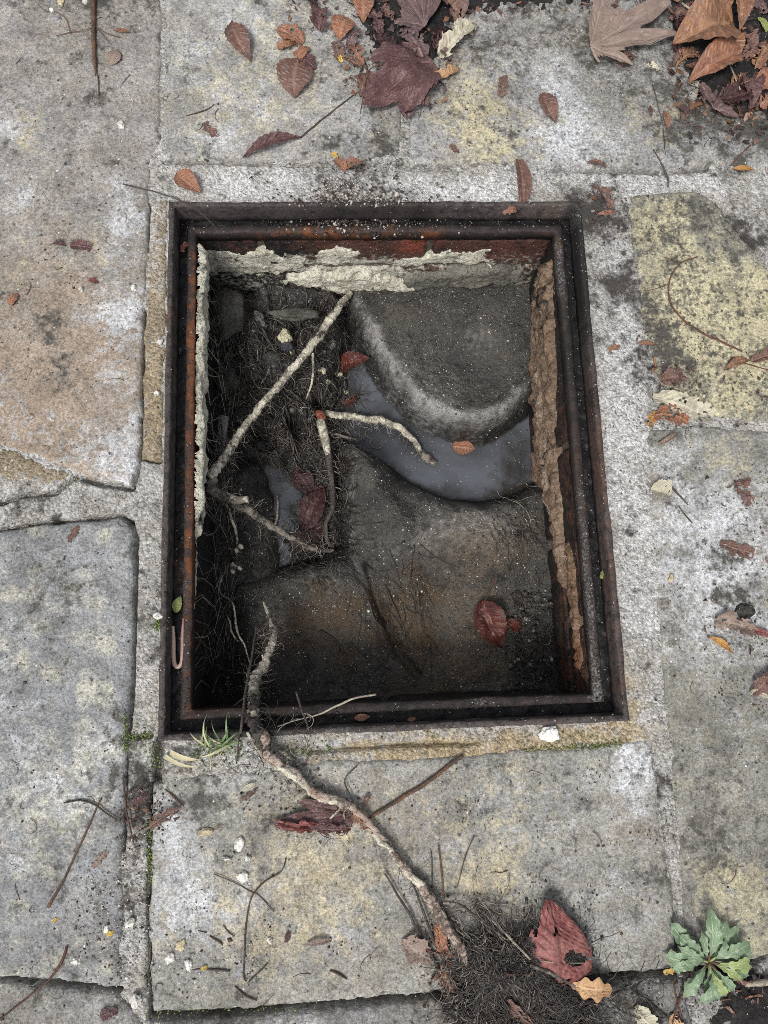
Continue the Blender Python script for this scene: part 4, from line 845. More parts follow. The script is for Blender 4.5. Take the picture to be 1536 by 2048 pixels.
rock('rubble_stone', (584, 703), (.004, .005, .004), 'small yellowish pebble below the violet stone', STONE_C, seed=4)
rock('rubble_stone', (545, 718), (.016, .013, .011), 'dark green grey stone left of the pale root', STONE_D, seed=5)
rock('rubble_stone', (664, 688), (.0055, .0075, .005), 'pale grey pebble between the root and the pool', pit_mat('pale_stone', (.30, .29, .26), (.22, .21, .19), (.1, .1, .1), 14), seed=6)
rock('rubble_stone', (644, 742), (.0055, .0055, .005), 'white lump just right of the thin white rootlet', STONE_C, seed=8)
rock('rubble_stone', (676, 748), (.0075, .004, .004), 'flat white lump beside the wet red leaf', STONE_C, seed=9)
rock('rubble_stone', (655, 764), (.004, .005, .004), 'tiny cream pebble left of the pool', STONE_C, seed=10)
rock('rubble_stone', (692, 784), (.004, .004, .003), 'tiny white pebble at the edge of the pool', STONE_C, seed=12)
rock('rubble_stone', (520, 640), (.008, .018, .009), 'upright pale grey stone left of the cream pebble', pit_mat('grey_stone', (.17, .16, .15), (.12, .115, .11), (.1, .1, .1), 15), seed=13, rot=.4)
rock('rubble_stone', (590, 628), (.034, .010, .008), 'long dark ledge stone under the far wall', pit_mat('ledge_stone', (.10, .095, .08), (.06, .058, .05), (.1, .1, .1), 16), z=-.135, seed=14, rough=.4)
# curved shard of grey pipe by the left wall
V = []; c0 = P(440, 868, -.13)
for i in range(9):
    for j in range(13):
        a = R_(-55 + 110 * j / 12); f = i / 8
        rad = .030 - .012 * f
        V.append((c0[0] - .020 + rad * math.cos(a) * 1.1 + .004 * f, c0[1] + .02 - .052 * f + rad * math.sin(a) * .2, c0[2] - .012 + rad * math.sin(a + 1.1) * .7))
F = [(i * 13 + j, i * 13 + j + 1, (i + 1) * 13 + j + 1, (i + 1) * 13 + j) for i in range(8) for j in range(12)]
sh = mesh('pipe_shard', V, F, pit_mat('glazed_pipe', (.20, .19, .19), (.12, .115, .115), (.2, .1, .07), 17, rough=.35), np.zeros((len(V), 4)), label='curved grey glazed pipe shard against the left wall', cat='pipe shard')
md = sh.modifiers.new('thick', 'SOLIDIFY'); md.thickness = .004
# scum and specks on the water, grit everywhere in the pit
pts = []; cols = []
for _ in range(1900):
    x, y = rs.uniform(-.2, .23), rs.uniform(-.12, .2)
    if zf(x, y) <= WZ + .0005: pts.append((x, y, WZ + .0003, abs(rs.normal(0, .0007)) + .0004, .25)); cols.append([(.34, .32, .26), (.24, .22, .18), (.14, .12, .09)][rs.randint(3)])
crumbs('water_scum', pts, cols, 'pale specks of scum floating on the murky water')
pts = []; cols = []
for _ in range(6000):
    x, y = rs.uniform(-.22, .22), rs.uniform(-.29, .29); z = zf(x, y)
    if z > WZ + .001 and vnoise(np.array([x * 34]), np.array([y * 34]), 4)[0] > .42 + .3 * (rs.rand() - .5): pts.append((x, y, z + .0006, abs(rs.normal(0, .0007)) + .0005, .7)); cols.append([(.50, .48, .42), (.16, .14, .11), (.05, .045, .04), (.02, .018, .016), (.30, .25, .18)][rs.randint(5)])
for _ in range(420):
    px, py = [(rs.uniform(415, 690), rs.uniform(590, 880)), (rs.uniform(1020, 1110), rs.uniform(1180, 1370))][int(rs.rand() < .3)]
    q = PZ(px, py, .002); pts.append((q[0], q[1], q[2], abs(rs.normal(0, .0025)) + .0012, .8)); cols.append([(.10, .095, .085), (.05, .048, .043), (.03, .028, .026), (.22, .21, .18)][rs.randint(4)])
crumbs('pit_grit', pts, cols, 'pale and dark grit scattered over the benching and silt')

# ================================================================== LEAVES
# --- lying in the pit
G2 = 'wet leaves in the pit'
leaf((684,742), (742,716), .55, 'ovate', 'wetred', 'shiny wet red leaf curled at the upper end of the pool', pit=True, z=.004, fold=.5, bend=.2, group=G2, crumple=.12)
leaf((684,812), (712,796), .5, 'frag', 'wetred', 'small dark red leaf piece half sunk at the root bend', pit=True, z=.002, group=G2)
leaf((904,892), (950,898), .75, 'ovate', 'orange', 'single orange brown leaf floating on the murky pool', pit=True, z=.001, fold=.05, bend=.04, crumple=.03, group=G2)
leaf((962,1200), (1002,1296), .62, 'ovate', 'wetred', 'dark red leaf stuck to the near benching by the right wall', pit=True, z=.004, fold=.35, crumple=.14, stalk=.5, group=G2)
leaf((1004,1240), (1040,1258), .6, 'frag', 'wetred', 'small dark red scrap beside the larger red leaf on the benching', pit=True, z=.004, group=G2)
leaf((606,1062), (650,978), .55, 'ovate', 'sunk', 'maroon leaf sunk lengthwise in the narrow channel', pit=True, z=.004, crumple=.12, group=G2)
leaf((600,1096), (644,1040), .75, 'frag', 'sunk', 'crumpled maroon leaf at the near end of the channel', pit=True, z=.004, crumple=.15, group=G2)
leaf((590,940), (622,985), .6, 'frag', 'sunk', 'dark purple leaf scrap in the channel beside the left benching', pit=True, z=.003, crumple=.15, group=G2)
leaf((636,1000), (645,972), .7, 'frag', 'wetred', 'small bright red leaf scrap beside the upright root', pit=True, z=.006, group=G2)
# --- top edge
leaf((463,46), (503,126), .46, 'lance', 'brown', 'dark red brown pointed leaf alone on the pale slab', stalk=.15, fold=.3)
leaf((556,58), (606,88), .62, 'frag', 'orange', 'orange leaf piece at the top of a broken cluster of three', crumple=.08)
leaf((554,94), (594,92), .6, 'frag', 'orange', 'orange leaf piece on the left of the broken cluster of three', crumple=.08)
leaf((592,118), (618,96), .7, 'frag', 'orange', 'smallest orange leaf piece, lower right of the cluster of three', crumple=.08)
leaf((598,120), (590,198), .82, 'ovate', 'brown', 'round brown leaf with a dark middle below the orange pieces', fold=.1, bend=.08)
leaf((596,112), (632,140), .5, 'frag', 'maroon', 'dark maroon scrap tucked behind the round brown leaf', z=.001)
leaf((724,-14), (727,48), .62, 'ovate', 'orange', 'orange leaf cut off by the top edge, left of the purple leaf', fold=.35)
leaf((695,38), (678,84), .85, 'ovate', 'orange', 'broad orange leaf left of the dark litter pile', fold=.3)
leaf((668,84), (680,124), .5, 'frag', 'brown', 'small brown flake below the broad orange leaf', z=.002)
leaf((708,88), (722,134), .45, 'frag', 'orange', 'narrow orange brown strip beside the litter pile', crumple=.1)
leaf((690,118), (724,136), .5, 'frag', 'brown', 'brown flake lying across the end of the narrow orange strip', crumple=.1)
leaf((678,108), (684,126), .5, 'frag', 'yellow', 'tiny yellow flake below the broad orange leaf')
palmate((868,128), [(728,222), (740,140), (800,104), (806,234), (860,196)], 'maroon', 'large crumpled maroon leaf in the dark litter pile', z=.006, crumple=.16, seed=5, width=30, inner=.6)
palmate((850,60), [(786,48), (792,-30), (828,-60), (822,74), (862,-40)], 'purple', 'dusty purple leaf at the top edge above the maroon one', z=.010, crumple=.10, seed=8, width=30, inner=.65)
leaf((806,60), (846,120), .55, 'frag', 'purple', 'dark purple scrap between the purple and maroon leaves', z=.006, crumple=.15)
leaf((880,118), (938,52), .42, 'frag', 'cream', 'crumpled pale tan leaf right of the dark litter pile', z=.004, crumple=.16, fold=.5)
leaf((918,66), (952,50), .8, 'frag', 'cream', 'pale curled leaf end above the crumpled tan leaf', z=.006, crumple=.14)
leaf((866,160), (916,140), .35, 'frag', 'tan', 'thin tan leaf edge where the litter meets the yellow slab', z=.003, fold=.6)
leaf((878,-10), (920,44), .7, 'frag', 'brown', 'dark curled brown leaf at the top beside the pale curled one', z=.008, crumple=.2, fold=.6)
leaf((486,318), (604,276), .22, 'lance', 'maroon', 'long rolled maroon leaf pointing at the broken cluster', fold=.6, bend=.06, crumple=.03, stalk=0)
leaf((353,348), (402,388), .62, 'ovate', 'orange', 'small orange leaf left above the frame corner', fold=.35)
leaf((668,322), (690,342), .6, 'frag', 'orange', 'left half of an orange leaf by the mossy joint', fold=.5)
leaf((690,340), (722,326), .5, 'frag', 'orange', 'right half of an orange leaf by the mossy joint', fold=.5)
leaf((664,306), (674,318), .6, 'frag', 'yellow', 'tiny yellow flake above the halved orange leaf')
leaf((1084,188), (1112,248), .52, 'ovate', 'brown', 'curled brown leaf alone on the pale slab right of the yellow patch', fold=.4, crumple=.08)
leaf((1010,152), (1000,196), .38, 'frag', 'brown', 'small narrow brown flake above the yellow patch', fold=.4)
leaf((1036,322), (1046,408), .30, 'strip', 'brown', 'folded dark brown leaf touching the top rim of the frame', fold=.8, bend=.04)
leaf((898,292), (918,306), .5, 'frag', 'brown', 'tiny reddish flake on the yellow patch')
leaf((410,246), (436,276), .5, 'frag', 'brown', 'faded reddish scrap on the pale top slab', z=.0005, bend=.03)
leaf((222,132), (236,100), .75, 'ovate', 'taupe', 'pale papery oval seed case on the top left slab', z=.001, fold=.12, cat='seed case', name='seed_case', group=None)
leaf((226,62), (262,66), .28, 'lance', 'copper', 'slim copper leaf scrap beside the brown stick', z=.001)
# --- top right pile
GP = 'leaves in the top right litter pile'
palmate((1178,98), [(1216,-40), (1340,6), (1350,76), (1262,134), (1196,128)], 'taupe', 'large grey brown lobed leaf with pale veins', z=.012, crumple=.06, seed=11, width=15, inner=.52, cup=.16, group=GP)
leaf((1460,52), (1340,96), .80, 'ovate', 'copper', 'big glossy copper leaf curling at the edges', z=.014, fold=.55, bend=.16, crumple=.12, tooth=.0, stalk=.25, twist=.3, skew=.08, group=GP)
leaf((1446,66), (1470,128), .62, 'ovate', 'copper', 'folded copper leaf standing beside the big glossy one', z=.014, fold=.5, bend=.1, group=GP)
leaf((1476,112), (1372,172), .48, 'ovate', 'orange', 'long orange brown leaf with bright wet highlights', z=.012, fold=.5, bend=.15, crumple=.12, tooth=0, group=GP)
leaf((1436,-20), (1446,42), .62, 'ovate', 'copper', 'upright copper leaf at the top edge, left of two', z=.02, fold=.5, group=GP)
leaf((1472,-24), (1478,64), .42, 'ovate', 'copper', 'narrow folded copper leaf at the top edge, right of two', z=.02, fold=.7, group=GP)
leaf((1545,152), (1506,186), .8, 'ovate', 'orange', 'orange brown leaf at the right edge below the pile', z=.010, fold=.3, group=GP)
leaf((1548,200), (1518,212), .8, 'frag', 'orange', 'orange brown leaf end cut by the right edge', z=.008, group=GP)
leaf((1500,146), (1500,222), .5, 'ovate', 'maroon', 'dark wine red leaf standing near the right edge', z=.006, fold=.5, group=GP)
palmate((1424,222), [(1400,170), (1440,176), (1480,198), (1470,240)], 'purple', 'flat dark purple leaf below the long orange brown one', z=.003, crumple=.1, seed=21, width=30, inner=.6)
leaf((1512,86), (1490,120), .6, 'frag', 'brown', 'rust brown leaf scrap under the standing wine red leaf', z=.008, crumple=.14, group=GP)
leaf((1536,96), (1508,140), .5, 'frag', 'copper', 'curled copper scrap at the right edge of the pile', z=.010, crumple=.14, group=GP)
leaf((1340,40), (1388,14), .4, 'frag', 'brown', 'brown leaf edge between the lobed and the copper leaf', z=.008, crumple=.1, group=GP)
leaf((1350,126), (1400,112), .6, 'frag', 'copper', 'copper scrap peeping out under the big glossy leaf', z=.004, crumple=.1, group=GP)
leaf((1240,132), (1262,108), .6, 'frag', 'brown', 'dark scrap under the tip of the grey brown lobed leaf', z=.003, group=GP)
leaf((1376,168), (1400,176), .5, 'frag', 'cream', 'cream flake at the tip of the long orange brown leaf', z=.002, group=GP)
leaf((1510,34), (1532,72), .32, 'lance', 'green', 'slim green leaf in the dark soil at the right edge', z=.008, group=GP)
leaf((1326,222), (1336,262), .32, 'lance', 'copper', 'slim copper leaf upright on the paving below the pile', fold=.5)
leaf((1372,220), (1364,246), .55, 'ovate', 'brown', 'small oval brown leaf below the litter pile', fold=.3)
leaf((1300,212), (1302,238), .3, 'lance', 'maroon', 'thin dark leaf strip left of the slim copper leaf', z=.001)
leaf((1462,338), (1508,340), .26, 'lance', 'amber', 'slim yellow leaf on the mortar band at right', fold=.35)
leaf((1174,326), (1212,336), .3, 'frag', 'brown', 'narrow reddish brown strip above the frame corner', fold=.4)
leaf((1184,376), (1220,420), .35, 'frag', 'brown', 'curled brown leaf at the top right corner of the frame', fold=.6, crumple=.14)
leaf((1192,430), (1234,424), .24, 'lance', 'orange', 'slim orange strip at the top right corner of the frame', fold=.4)
SC = [((712,60),(700,110),'purple','purple scrap between the orange leaf at the top and the brown flakes'),((742,30),(760,72),'maroon','maroon scrap right of the orange leaf cut by the top edge'),((752,80),(790,100),'sunk','blackened scrap just above the large maroon leaf'),((764,16),(786,44),'brown','brown scrap left of the dusty purple leaf'),
      ((730,150),(720,196),'brown','brown folded scrap at the left tip of the large maroon leaf'),((868,90),(900,120),'purple','purple scrap between the purple leaf and the pale tan leaf'),((880,60),(874,100),'sunk','blackened curl above the pale tan leaf'),((850,170),(846,214),'brown','brown curled edge at the right tip of the maroon leaf'),((800,190),(812,240),'purple','purple scrap below the large maroon leaf'),((646,20),(640,64),'maroon','maroon scrap between the cluster of three and the broad orange leaf'),((600,-10),(634,16),'sunk','blackened litter scrap at the top edge above the cluster of three'),((744,130),(772,140),'taupe','grey brown stub of leaf left of the brown stalk'),
      ((1382,140),(1424,132),'maroon','maroon scrap under the tip of the big copper leaf'),((1420,120),(1462,132),'brown','brown scrap between the big copper and the long orange leaf'),((1480,70),(1504,104),'brown','brown curl right of the folded copper leaf'),((1500,10),(1536,30),'purple','purple scrap at the right edge above the slim green leaf'),((1494,-10),(1512,40),'maroon','maroon scrap beside the narrow folded copper leaf'),((1400,20),(1428,50),'purple','purple scrap above the big copper leaf'),((1380,-14),(1416,6),'brown','brown scrap at the top edge right of the lobed leaf'),((1460,180),(1492,160),'copper','copper curl at the stalk of the long orange leaf'),((1516,110),(1540,128),'brown','brown curl above the orange leaf at the right edge'),((1352,60),(1346,30),'sunk','blackened scrap in the gap beside the lobed leaf'),((1440,200),(1500,190),'sunk','blackened scrap lying on the flat purple leaf'),((1290,134),(1316,142),'cream','yellowish flake below the grey brown lobed leaf')]
for i, (a, b, m_, lab) in enumerate(SC): leaf(a, b, .45 + .3 * ((i * 7) % 5) / 5, 'frag', m_, lab, z=.004 + .002 * (i % 4), crumple=.22, fold=.2 + .12 * (i % 5), group='scraps in the litter piles')
# --- right side
leaf((1318,762), (1366,752), .7, 'frag', 'brown', 'shredded brown leaf bits at the edge of the yellow slab', crumple=.2, z=.004)
leaf((1302,796), (1424,834), .38, 'frag', 'cream', 'crumpled whitish leaf on the corner of the yellow slab', crumple=.12, fold=.3, z=.003)
leaf((1308,830), (1374,846), .62, 'frag', 'orange', 'pinkish brown leaf in front of the whitish crumpled one', crumple=.14, z=.005, fold=.35)
leaf((1294,852), (1312,826), .5, 'frag', 'amber', 'amber leaf scrap left of the pinkish brown leaf', crumple=.12)
leaf((1352,868), (1316,890), .22, 'strip', 'taupe', 'thin curled grey brown strip below the crumpled leaves', fold=.7)
leaf((1272,688), (1312,690), .25, 'lance', 'orange', 'slim orange leaf on the dark joint beside the yellow slab')
leaf((1216,700), (1240,694), .5, 'frag', 'orange', 'tiny orange flake beside the right rim')
leaf((1448,738), (1500,722), .32, 'lance', 'copper', 'slim copper leaf on the yellow slab near the curved stem')
leaf((1500,722), (1560,700), .38, 'frag', 'brown', 'red brown leaf cut by the right edge beside the curved stem', crumple=.1)
leaf((1300,978), (1338,992), .95, 'frag', 'cream', 'folded cream leaf like a small shell on the grey paving', fold=.9, crumple=.10, z=.002)
leaf((1470,962), (1496,1012), .7, 'frag', 'brown', 'crumpled dark brown tuft on the right slab', crumple=.25, z=.003)
leaf((1438,1088), (1506,1106), .42, 'frag', 'brown', 'faded flat brown leaf on the right slab', crumple=.06, z=.001, bend=.03)
leaf((1428,1240), (1510,1262), .5, 'frag', 'taupe', 'dry grey brown leaf curled beside a dark stone at right', crumple=.16, fold=.4, z=.003)
leaf((1478,1264), (1540,1272), .22, 'strip', 'red', 'thin reddish strip under the dry curled leaf', z=.001)
leaf((1416,1272), (1466,1308), .24, 'lance', 'amber', 'slim amber leaf lying slantwise on the grey paving', fold=.4)
leaf((1548,1330), (1500,1388), .4, 'frag', 'brown', 'brown leaf cut by the right edge on the lower slab', crumple=.15, z=.003)
leaf((1498,1384), (1540,1392), .35, 'frag', 'cream', 'pale leaf scrap at the right edge under the brown leaf', crumple=.1)
rock('stone_chip', (1490, 1222), (.010, .0085, .006), 'black rounded stone by the dry curled leaf', STONE_D, z=.003, seed=31, group=None, rough=.5)
# --- bottom
leaf((1112,1962), (1090,1788), .92, 'heart', 'red', 'large dusty red leaf beside the root mat', z=.006, fold=-.22, bend=.05, crumple=.10, tooth=0, skew=-.06, twist=.3, seed=33, nu=34, nv=21, group='leaves round the root mat')
leaf((1134,1966), (1224,1978), .42, 'oak', 'tan', 'light tan wavy edged leaf at the tip of the red one', z=.012, fold=.2, group='leaves round the root mat', tooth=.0)
leaf((878,1838), (896,1916), .34, 'frag', 'orange', 'narrow orange leaf behind the root at the bottom', z=.004, group='leaves round the root mat')
leaf((892,1922), (898,1984), .66, 'frag', 'orange', 'red orange leaf left of the root mat', z=.003, crumple=.1, group='leaves round the root mat')
leaf((806,1876), (866,1918), .6, 'frag', 'taupe', 'faded pinkish leaf left of the root', z=.002, crumple=.1, group='leaves round the root mat')
leaf((1016,1998), (1062,2048), .3, 'frag', 'brown', 'brown strip of leaf in the root mat', z=.016, fold=.5, group='leaves round the root mat')
leaf((1340,2030), (1372,2070), .55, 'frag', 'tan', 'pinkish tan leaf at the bottom edge below the weed', z=.003, group='leaves round the root mat')
leaf((1268,2012), (1320,2060), .5, 'frag', 'cream', 'pale grey papery leaf at the bottom edge left of the weed', z=.003, crumple=.14, group='leaves round the root mat')
palmate((704,1626), [(548,1648), (600,1602), (648,1664), (690,1668), (612,1640)], 'maroon', 'crumpled maroon leaf pinned under the root on the near slab', z=.001, crumple=.07, seed=41, width=18, inner=.35)
leaf((550,1644), (636,1652), .26, 'frag', 'red', 'pinkish rolled edge of leaf beside the maroon one', z=.003, fold=.5, crumple=.16)
leaf((634,1656), (702,1656), .30, 'frag', 'maroon', 'pinkish strip of leaf below the root on the near slab', z=.004, fold=.6)
leaf((704,1632), (744,1650), .5, 'frag', 'orange', 'small reddish scrap at the elbow of the root', z=.004, crumple=.14)
leaf((728,1610), (740,1590), .5, 'frag', 'brown', 'dark brown scrap above the elbow of the root', z=.002, crumple=.14)
leaf((486,1578), (512,1564), .42, 'lance', 'cream', 'small pale yellow leaf below the grass tuft', z=.002)
leaf((480,1602), (512,1580), .26, 'frag', 'brown', 'small reddish scrap below the pale yellow leaf', z=.001)
leaf((300,1652), (362,1612), .3, 'frag', 'brown', 'reddish brown leaf lying across the left joint', z=.003, crumple=.14, fold=.4)
leaf((262,1612), (292,1586), .4, 'frag', 'maroon', 'dark red scrap in the left joint', z=.001, crumple=.1)
leaf((186,1735), (216,1702), .4, 'frag', 'taupe', 'faded reddish scrap on the lichen slab', z=.001, bend=.02)
leaf((200,2032), (236,2020), .6, 'frag', 'maroon', 'dark brown scrap on the bottom left slab', z=.001)
leaf((140,1085), (158,1052), .35, 'frag', 'brown', 'reddish stain of leaf at the upper edge of the lichen slab', z=.0005, bend=.02)
leaf((22,612), (36,588), .6, 'frag', 'orange', 'small orange flake on the brown slab by the left edge', z=.001)
leaf((104,488), (136,494), .3, 'lance', 'maroon', 'thin dark scrap on the brown slab', z=.0008)
leaf((140,492), (184,496), .5, 'frag', 'maroon', 'dark flattened leaf beside the thin scrap on the brown slab', z=.0006, bend=.02)
leaf((178,560), (196,566), .6, 'frag', 'red', 'tiny red flake on the brown slab', z=.001)
leaf((572,1884), (578,1862), .5, 'frag', 'maroon', 'tiny dark red curl on the near slab', z=.001)
leaf((614,1886), (664,1878), .2, 'strip', 'taupe', 'thin folded brown husk on the near slab', z=.001, fold=.6)
# --- in the groove
leaf((706,1436), (742,1432), .4, 'lance', 'orange', 'small orange leaf in the near groove beside the twig', z=-.024, group='leaves in the frame groove')
leaf((814,1440), (834,1436), .45, 'lance', 'orange', 'smaller orange leaf further right in the near groove', z=-.024, group='leaves in the frame groove')
leaf((352,1226), (362,1192), .55, 'ovate', 'green', 'olive green leaf in the left groove above the worm', z=-.022, group='leaves in the frame groove', fold=.3)
leaf((364,505), (374,486), .6, 'frag', 'red', 'pink red scrap in the left groove near the far corner', z=-.024, group='leaves in the frame groove')
leaf((1006,428), (1032,420), .5, 'frag', 'orange', 'orange flake on the far rim', z=.003, group='leaves in the frame groove')
leaf((1203,1158), (1207,1142), .6, 'frag', 'green', 'tiny yellow green leaf in the right groove', z=-.022, group='leaves in the frame groove')
for (a, b, c, d, m_, lab) in [((104,1842), (116,1836), .6, .001, 'yellow', 'yellow flake beside the long twig on the lichen slab'), ((214,1870), (228,1862), .6, .001, 'yellow', 'yellow flake among the white chips by the left joint'), ((402,1938), (414,1932), .7, .003, 'yellow', 'bright yellow flake on the short dark twig of the near slab'), ((1326,1944), (1352,1936), .4, .002, 'yellow', 'curved yellow leaf at the left foot of the weed')]:
    leaf(a, b, c, 'frag', m_, lab, z=d)

# ================================================================== TWIGS
def twig(pts, rad, mat, label, z=.0022, side=(), group='twigs and stems on the paving', **k):
    zs = [q[2] if len(q) > 2 else z for q in pts]; rad = list(np.array(rad) * .8)
    P3 = [P(q[0], q[1], zz) for q, zz in zip(pts, zs)]
    o = tube('twig', P3, rad, mat, label=label, cat='twig', group=group, sides=6, wob=k.pop('wob', .0008), amp=.25, step=.005)
    for sp_ in side: tube('side_shoot', [P(q[0], q[1], z) for q in sp_], [min(rad) * .7 if not np.isscalar(rad) else rad * .6, .0005], mat, parent=o, sides=5, step=.005, wob=.0008)
    return o
twig([(188,-30),(187,60),(190,120),(191,152)], [.0036, .0034, .0028, .0008], TWIG_B, 'straight brown stick at the top left', z=.004, side=[[(188,55),(165,62),(140,64),(112,72)], [(140,64),(130,35),(108,22)], [(190,52),(212,66),(240,74)], [(192,56),(210,75),(220,88)]])
twig([(196,152),(198,190)], [.0012, .001], TWIG_D, 'short dark twig end below the straight brown stick')
twig([(246,368,.004),(310,384,.010),(362,402,.014),(400,424,.006),(432,456,-.016)], [.0011, .0012, .0010, .0006], TWIG_D, 'long thin dark twig hanging over the far left corner of the frame')
twig([(926,1510),(860,1560),(800,1598),(734,1638)], [.0024, .0028, .0028, .0018], TWIG_B, 'straight brown twig slanting away from the root elbow', z=.004)
twig([(752,1388,.008),(712,1396,.004),(672,1412,-.002),(640,1428,-.006),(600,1438,-.008),(556,1452,0)], [.0014, .0016, .0014, .0010, .0008], TWIG_L, 'pale curved twig reaching over the near groove', side=[])
twig([(592,1384,-.005),(604,1420,-.004),(614,1448,.001),(618,1464,.004)], [.0014, .0016, .0012], TWIG_D, 'short upright twig crossing the pale curved one')
twig([(514,1248,-.09),(504,1310,-.06),(492,1380,-.03),(484,1440,.004),(480,1468,.006)], [.0014, .0018, .0020, .0018], TWIG_D, 'dark twig rising out of the pit beside the hanging root')
twig([(478,1466,.006),(476,1500,.004),(472,1528,.003)], [.0014, .0012, .0008], TWIG_D, 'short dark twig below the rim beside the grass')
twig([(468,1412,-.03),(500,1386,-.04)], [.001, .0008], TWIG_D, 'tiny dark twig in the pit left of the hanging root')
twig([(202,1596),(160,1690),(122,1770),(96,1816)], [.0009, .0012, .0014, .002], TWIG_B, 'long straight stem on the lichen slab', z=.003)
twig([(128,1606),(160,1600),(190,1610),(214,1626),(236,1642)], [.001, .0014, .0012, .0009], TWIG_D, 'dark curved twig crossing the long straight stem', z=.004)
twig([(572,1716),(562,1744),(532,1762),(506,1788),(494,1830),(490,1890),(487,1950),(494,1962)], [.0008, .001, .0010, .0011, .0009], TWIG_D, 'thin wiry dark stem bent down the near slab', side=[[(508,1784),(528,1800),(548,1824)], [(508,1786),(470,1766),(428,1748)]])
twig([(498,1964),(518,1944),(536,1926)], [.001, .0008], TWIG_D, 'short dark twig at the foot of the wiry stem')
twig([(134,1892),(122,1925),(98,1958),(50,2000),(-10,2046)], [.0014, .0019, .0013, .0011, .0010], TWIG_R, 'dark red brown stem in the lower left corner', z=.003)
twig([(1396,514),(1362,526),(1342,552),(1338,590),(1350,622),(1392,658),(1440,682),(1484,702)], [.0009, .0010, .0012, .0014, .0016, .0014], TWIG_R, 'curved red brown stem on the yellow slab', z=.004, side=[[(1358,524),(1330,514)], [(1338,568),(1310,578),(1292,582)]])
twig([(1304,168),(1316,210),(1326,260),(1332,320)], [.0009, .0011, .0010], TWIG_D, 'thin upright stem below the litter pile')
twig([(1306,298),(1322,326),(1336,356),(1336,374)], [.001, .0016, .0013], TWIG_D, 'short dark curved stem under the thin upright one')
twig([(384,1940),(418,1938),(460,1942)], [.0009, .0016, .0012], TWIG_D, 'short dark twig carrying a yellow flake', z=.002)
twig([(470,1972),(490,1990),(514,2000)], [.0008, .0013, .0010], TWIG_D, 'short dark twig near the lower edge of the near slab')
twig([(660,1942),(680,1950),(694,1958)], [.0012, .0016, .001], TWIG_D, 'stubby dark twig on the near slab')
twig([(420,1872),(440,1884),(446,1890)], [.0009, .0014, .0008], TWIG_B, 'tiny brown twig in the middle of the near slab')
twig([(396,1862),(414,1866)], [.0007, .0006], TWIG_D, 'hair thin twig above the tiny brown one')
twig([(446,1850),(458,1866),(470,1872)], [.0005, .0008, .0004], TWIG_D, 'hair thin curl right of the tiny brown twig')
twig([(246,1556),(250,1600),(256,1640),(268,1690)], [.0010, .0013, .0012, .0008], TWIG_R, 'thin red brown stem standing in the left joint', z=.003)
twig([(330,1578),(350,1596),(368,1612)], [.0010, .0012, .0008], TWIG_B, 'short brown stem beside the left joint', z=.003)
twig([(272,1668),(300,1654),(340,1640)], [.0012, .0014, .0008], TWIG_L, 'pale straw lying across the left joint', z=.003)
twig([(1560,1962),(1520,1966),(1490,1968)], [.0045, .0042, .003], TWIG_L, 'thick pale stick at the right edge beside the weed', z=.006)
twig([(1366,2048),(1352,1990),(1346,1960)], [.0012, .0011, .0008], TWIG_R, 'red stem left of two under the weed', z=.004)
twig([(1340,2060),(1364,1990),(1384,1932)], [.0012, .0012, .0008], TWIG_R, 'red stem right of two under the weed', z=.006)
twig([(1336,968),(1352,984),(1376,1010)], [.0022, .0018, .0008], TWIG_D, 'short dark twig on the pale right paving')
twig([(1358,1012),(1370,1030),(1384,1046)], [.0008, .0010, .0008], TWIG_D, 'thin dark twig below the short one on the right paving')
twig([(878,1690),(884,1750),(888,1802)], [.0010, .0014, .001], TWIG_B, 'upright brown stem beside the root above the mat', z=.004)
twig([(948,1672),(930,1716),(914,1776)], [.0006, .0008, .0006], TWIG_D, 'hair thin stem right of the upright brown one', z=.003)
twig([(862,1704),(866,1780)], [.0008, .0008], TWIG_D, 'hair thin stem left of the upright brown one', z=.003)
twig([(770,1748),(802,1800),(846,1880),(886,1960),(912,2030)], [.0010, .0016, .0022, .0028, .003], TWIG_D, 'long dark stem running beside the root into the mat', z=.006)
twig([(812,1740),(838,1800),(868,1880),(900,1950),(922,1990)], [.0008, .0014, .002, .002, .0016], TWIG_D, 'second dark stem between the long one and the root', z=.008)
twig([(944,1808,.004),(990,1846,.012),(1034,1892,.018),(1060,1920,.018)], [.0014, .0016, .0014], TWIG_L, 'straight pale stem pointing into the root mat from above', z=.01)
twig([(886,1806,.01),(920,1810,.014),(960,1840,.018),(1010,1878,.02)], [.002, .0016, .0014, .0010], ROOT_G, 'pale forked rootlet leaving the root above the mat')
twig([(1080,1922,.02),(1120,1926,.018),(1170,1926,.014)], [.0008, .0008, .0006], TWIG_L, 'thin straw lying across the red leaf')
twig([(1010,1950,.022),(1050,1950,.022),(1072,1946,.02)], [.0010, .0008, .0006], TWIG_R, 'thin red stem on the root mat')
twig([(1060,1930,.018),(1100,1946,.018),(1150,1972,.016)], [.0030, .0028, .0016], ROOT_G, 'gnarled root stub between the mat and the red leaf')
twig([(828,1888,.006),(870,1906,.010),(920,1912,.014)], [.0010, .0010, .0006], TWIG_R, 'thin pinkish stem crossing the root at the mat')
twig([(1240,1960,.006),(1290,2000,.005),(1336,2036,.004)], [.0012, .0016, .0016], TWIG_D, 'grey brown stem at the bottom edge left of the red stems')
twig([(1530,1985,.004),(1490,1996,.004),(1440,2000,.003)], [.001, .0016, .0012], TWIG_B, 'brown stem below the weed')
twig([(705,1600,.008),(690,1560,.005),(716,1532,.003)], [.0008, .0010, .0007], TWIG_D, 'thin dark shoot rising from the root bend')
twig([(1480,180,.02),(1456,120,.022),(1440,90,.02)], [.0010, .0012, .001], TWIG_L, 'thin stalk across the copper leaves')
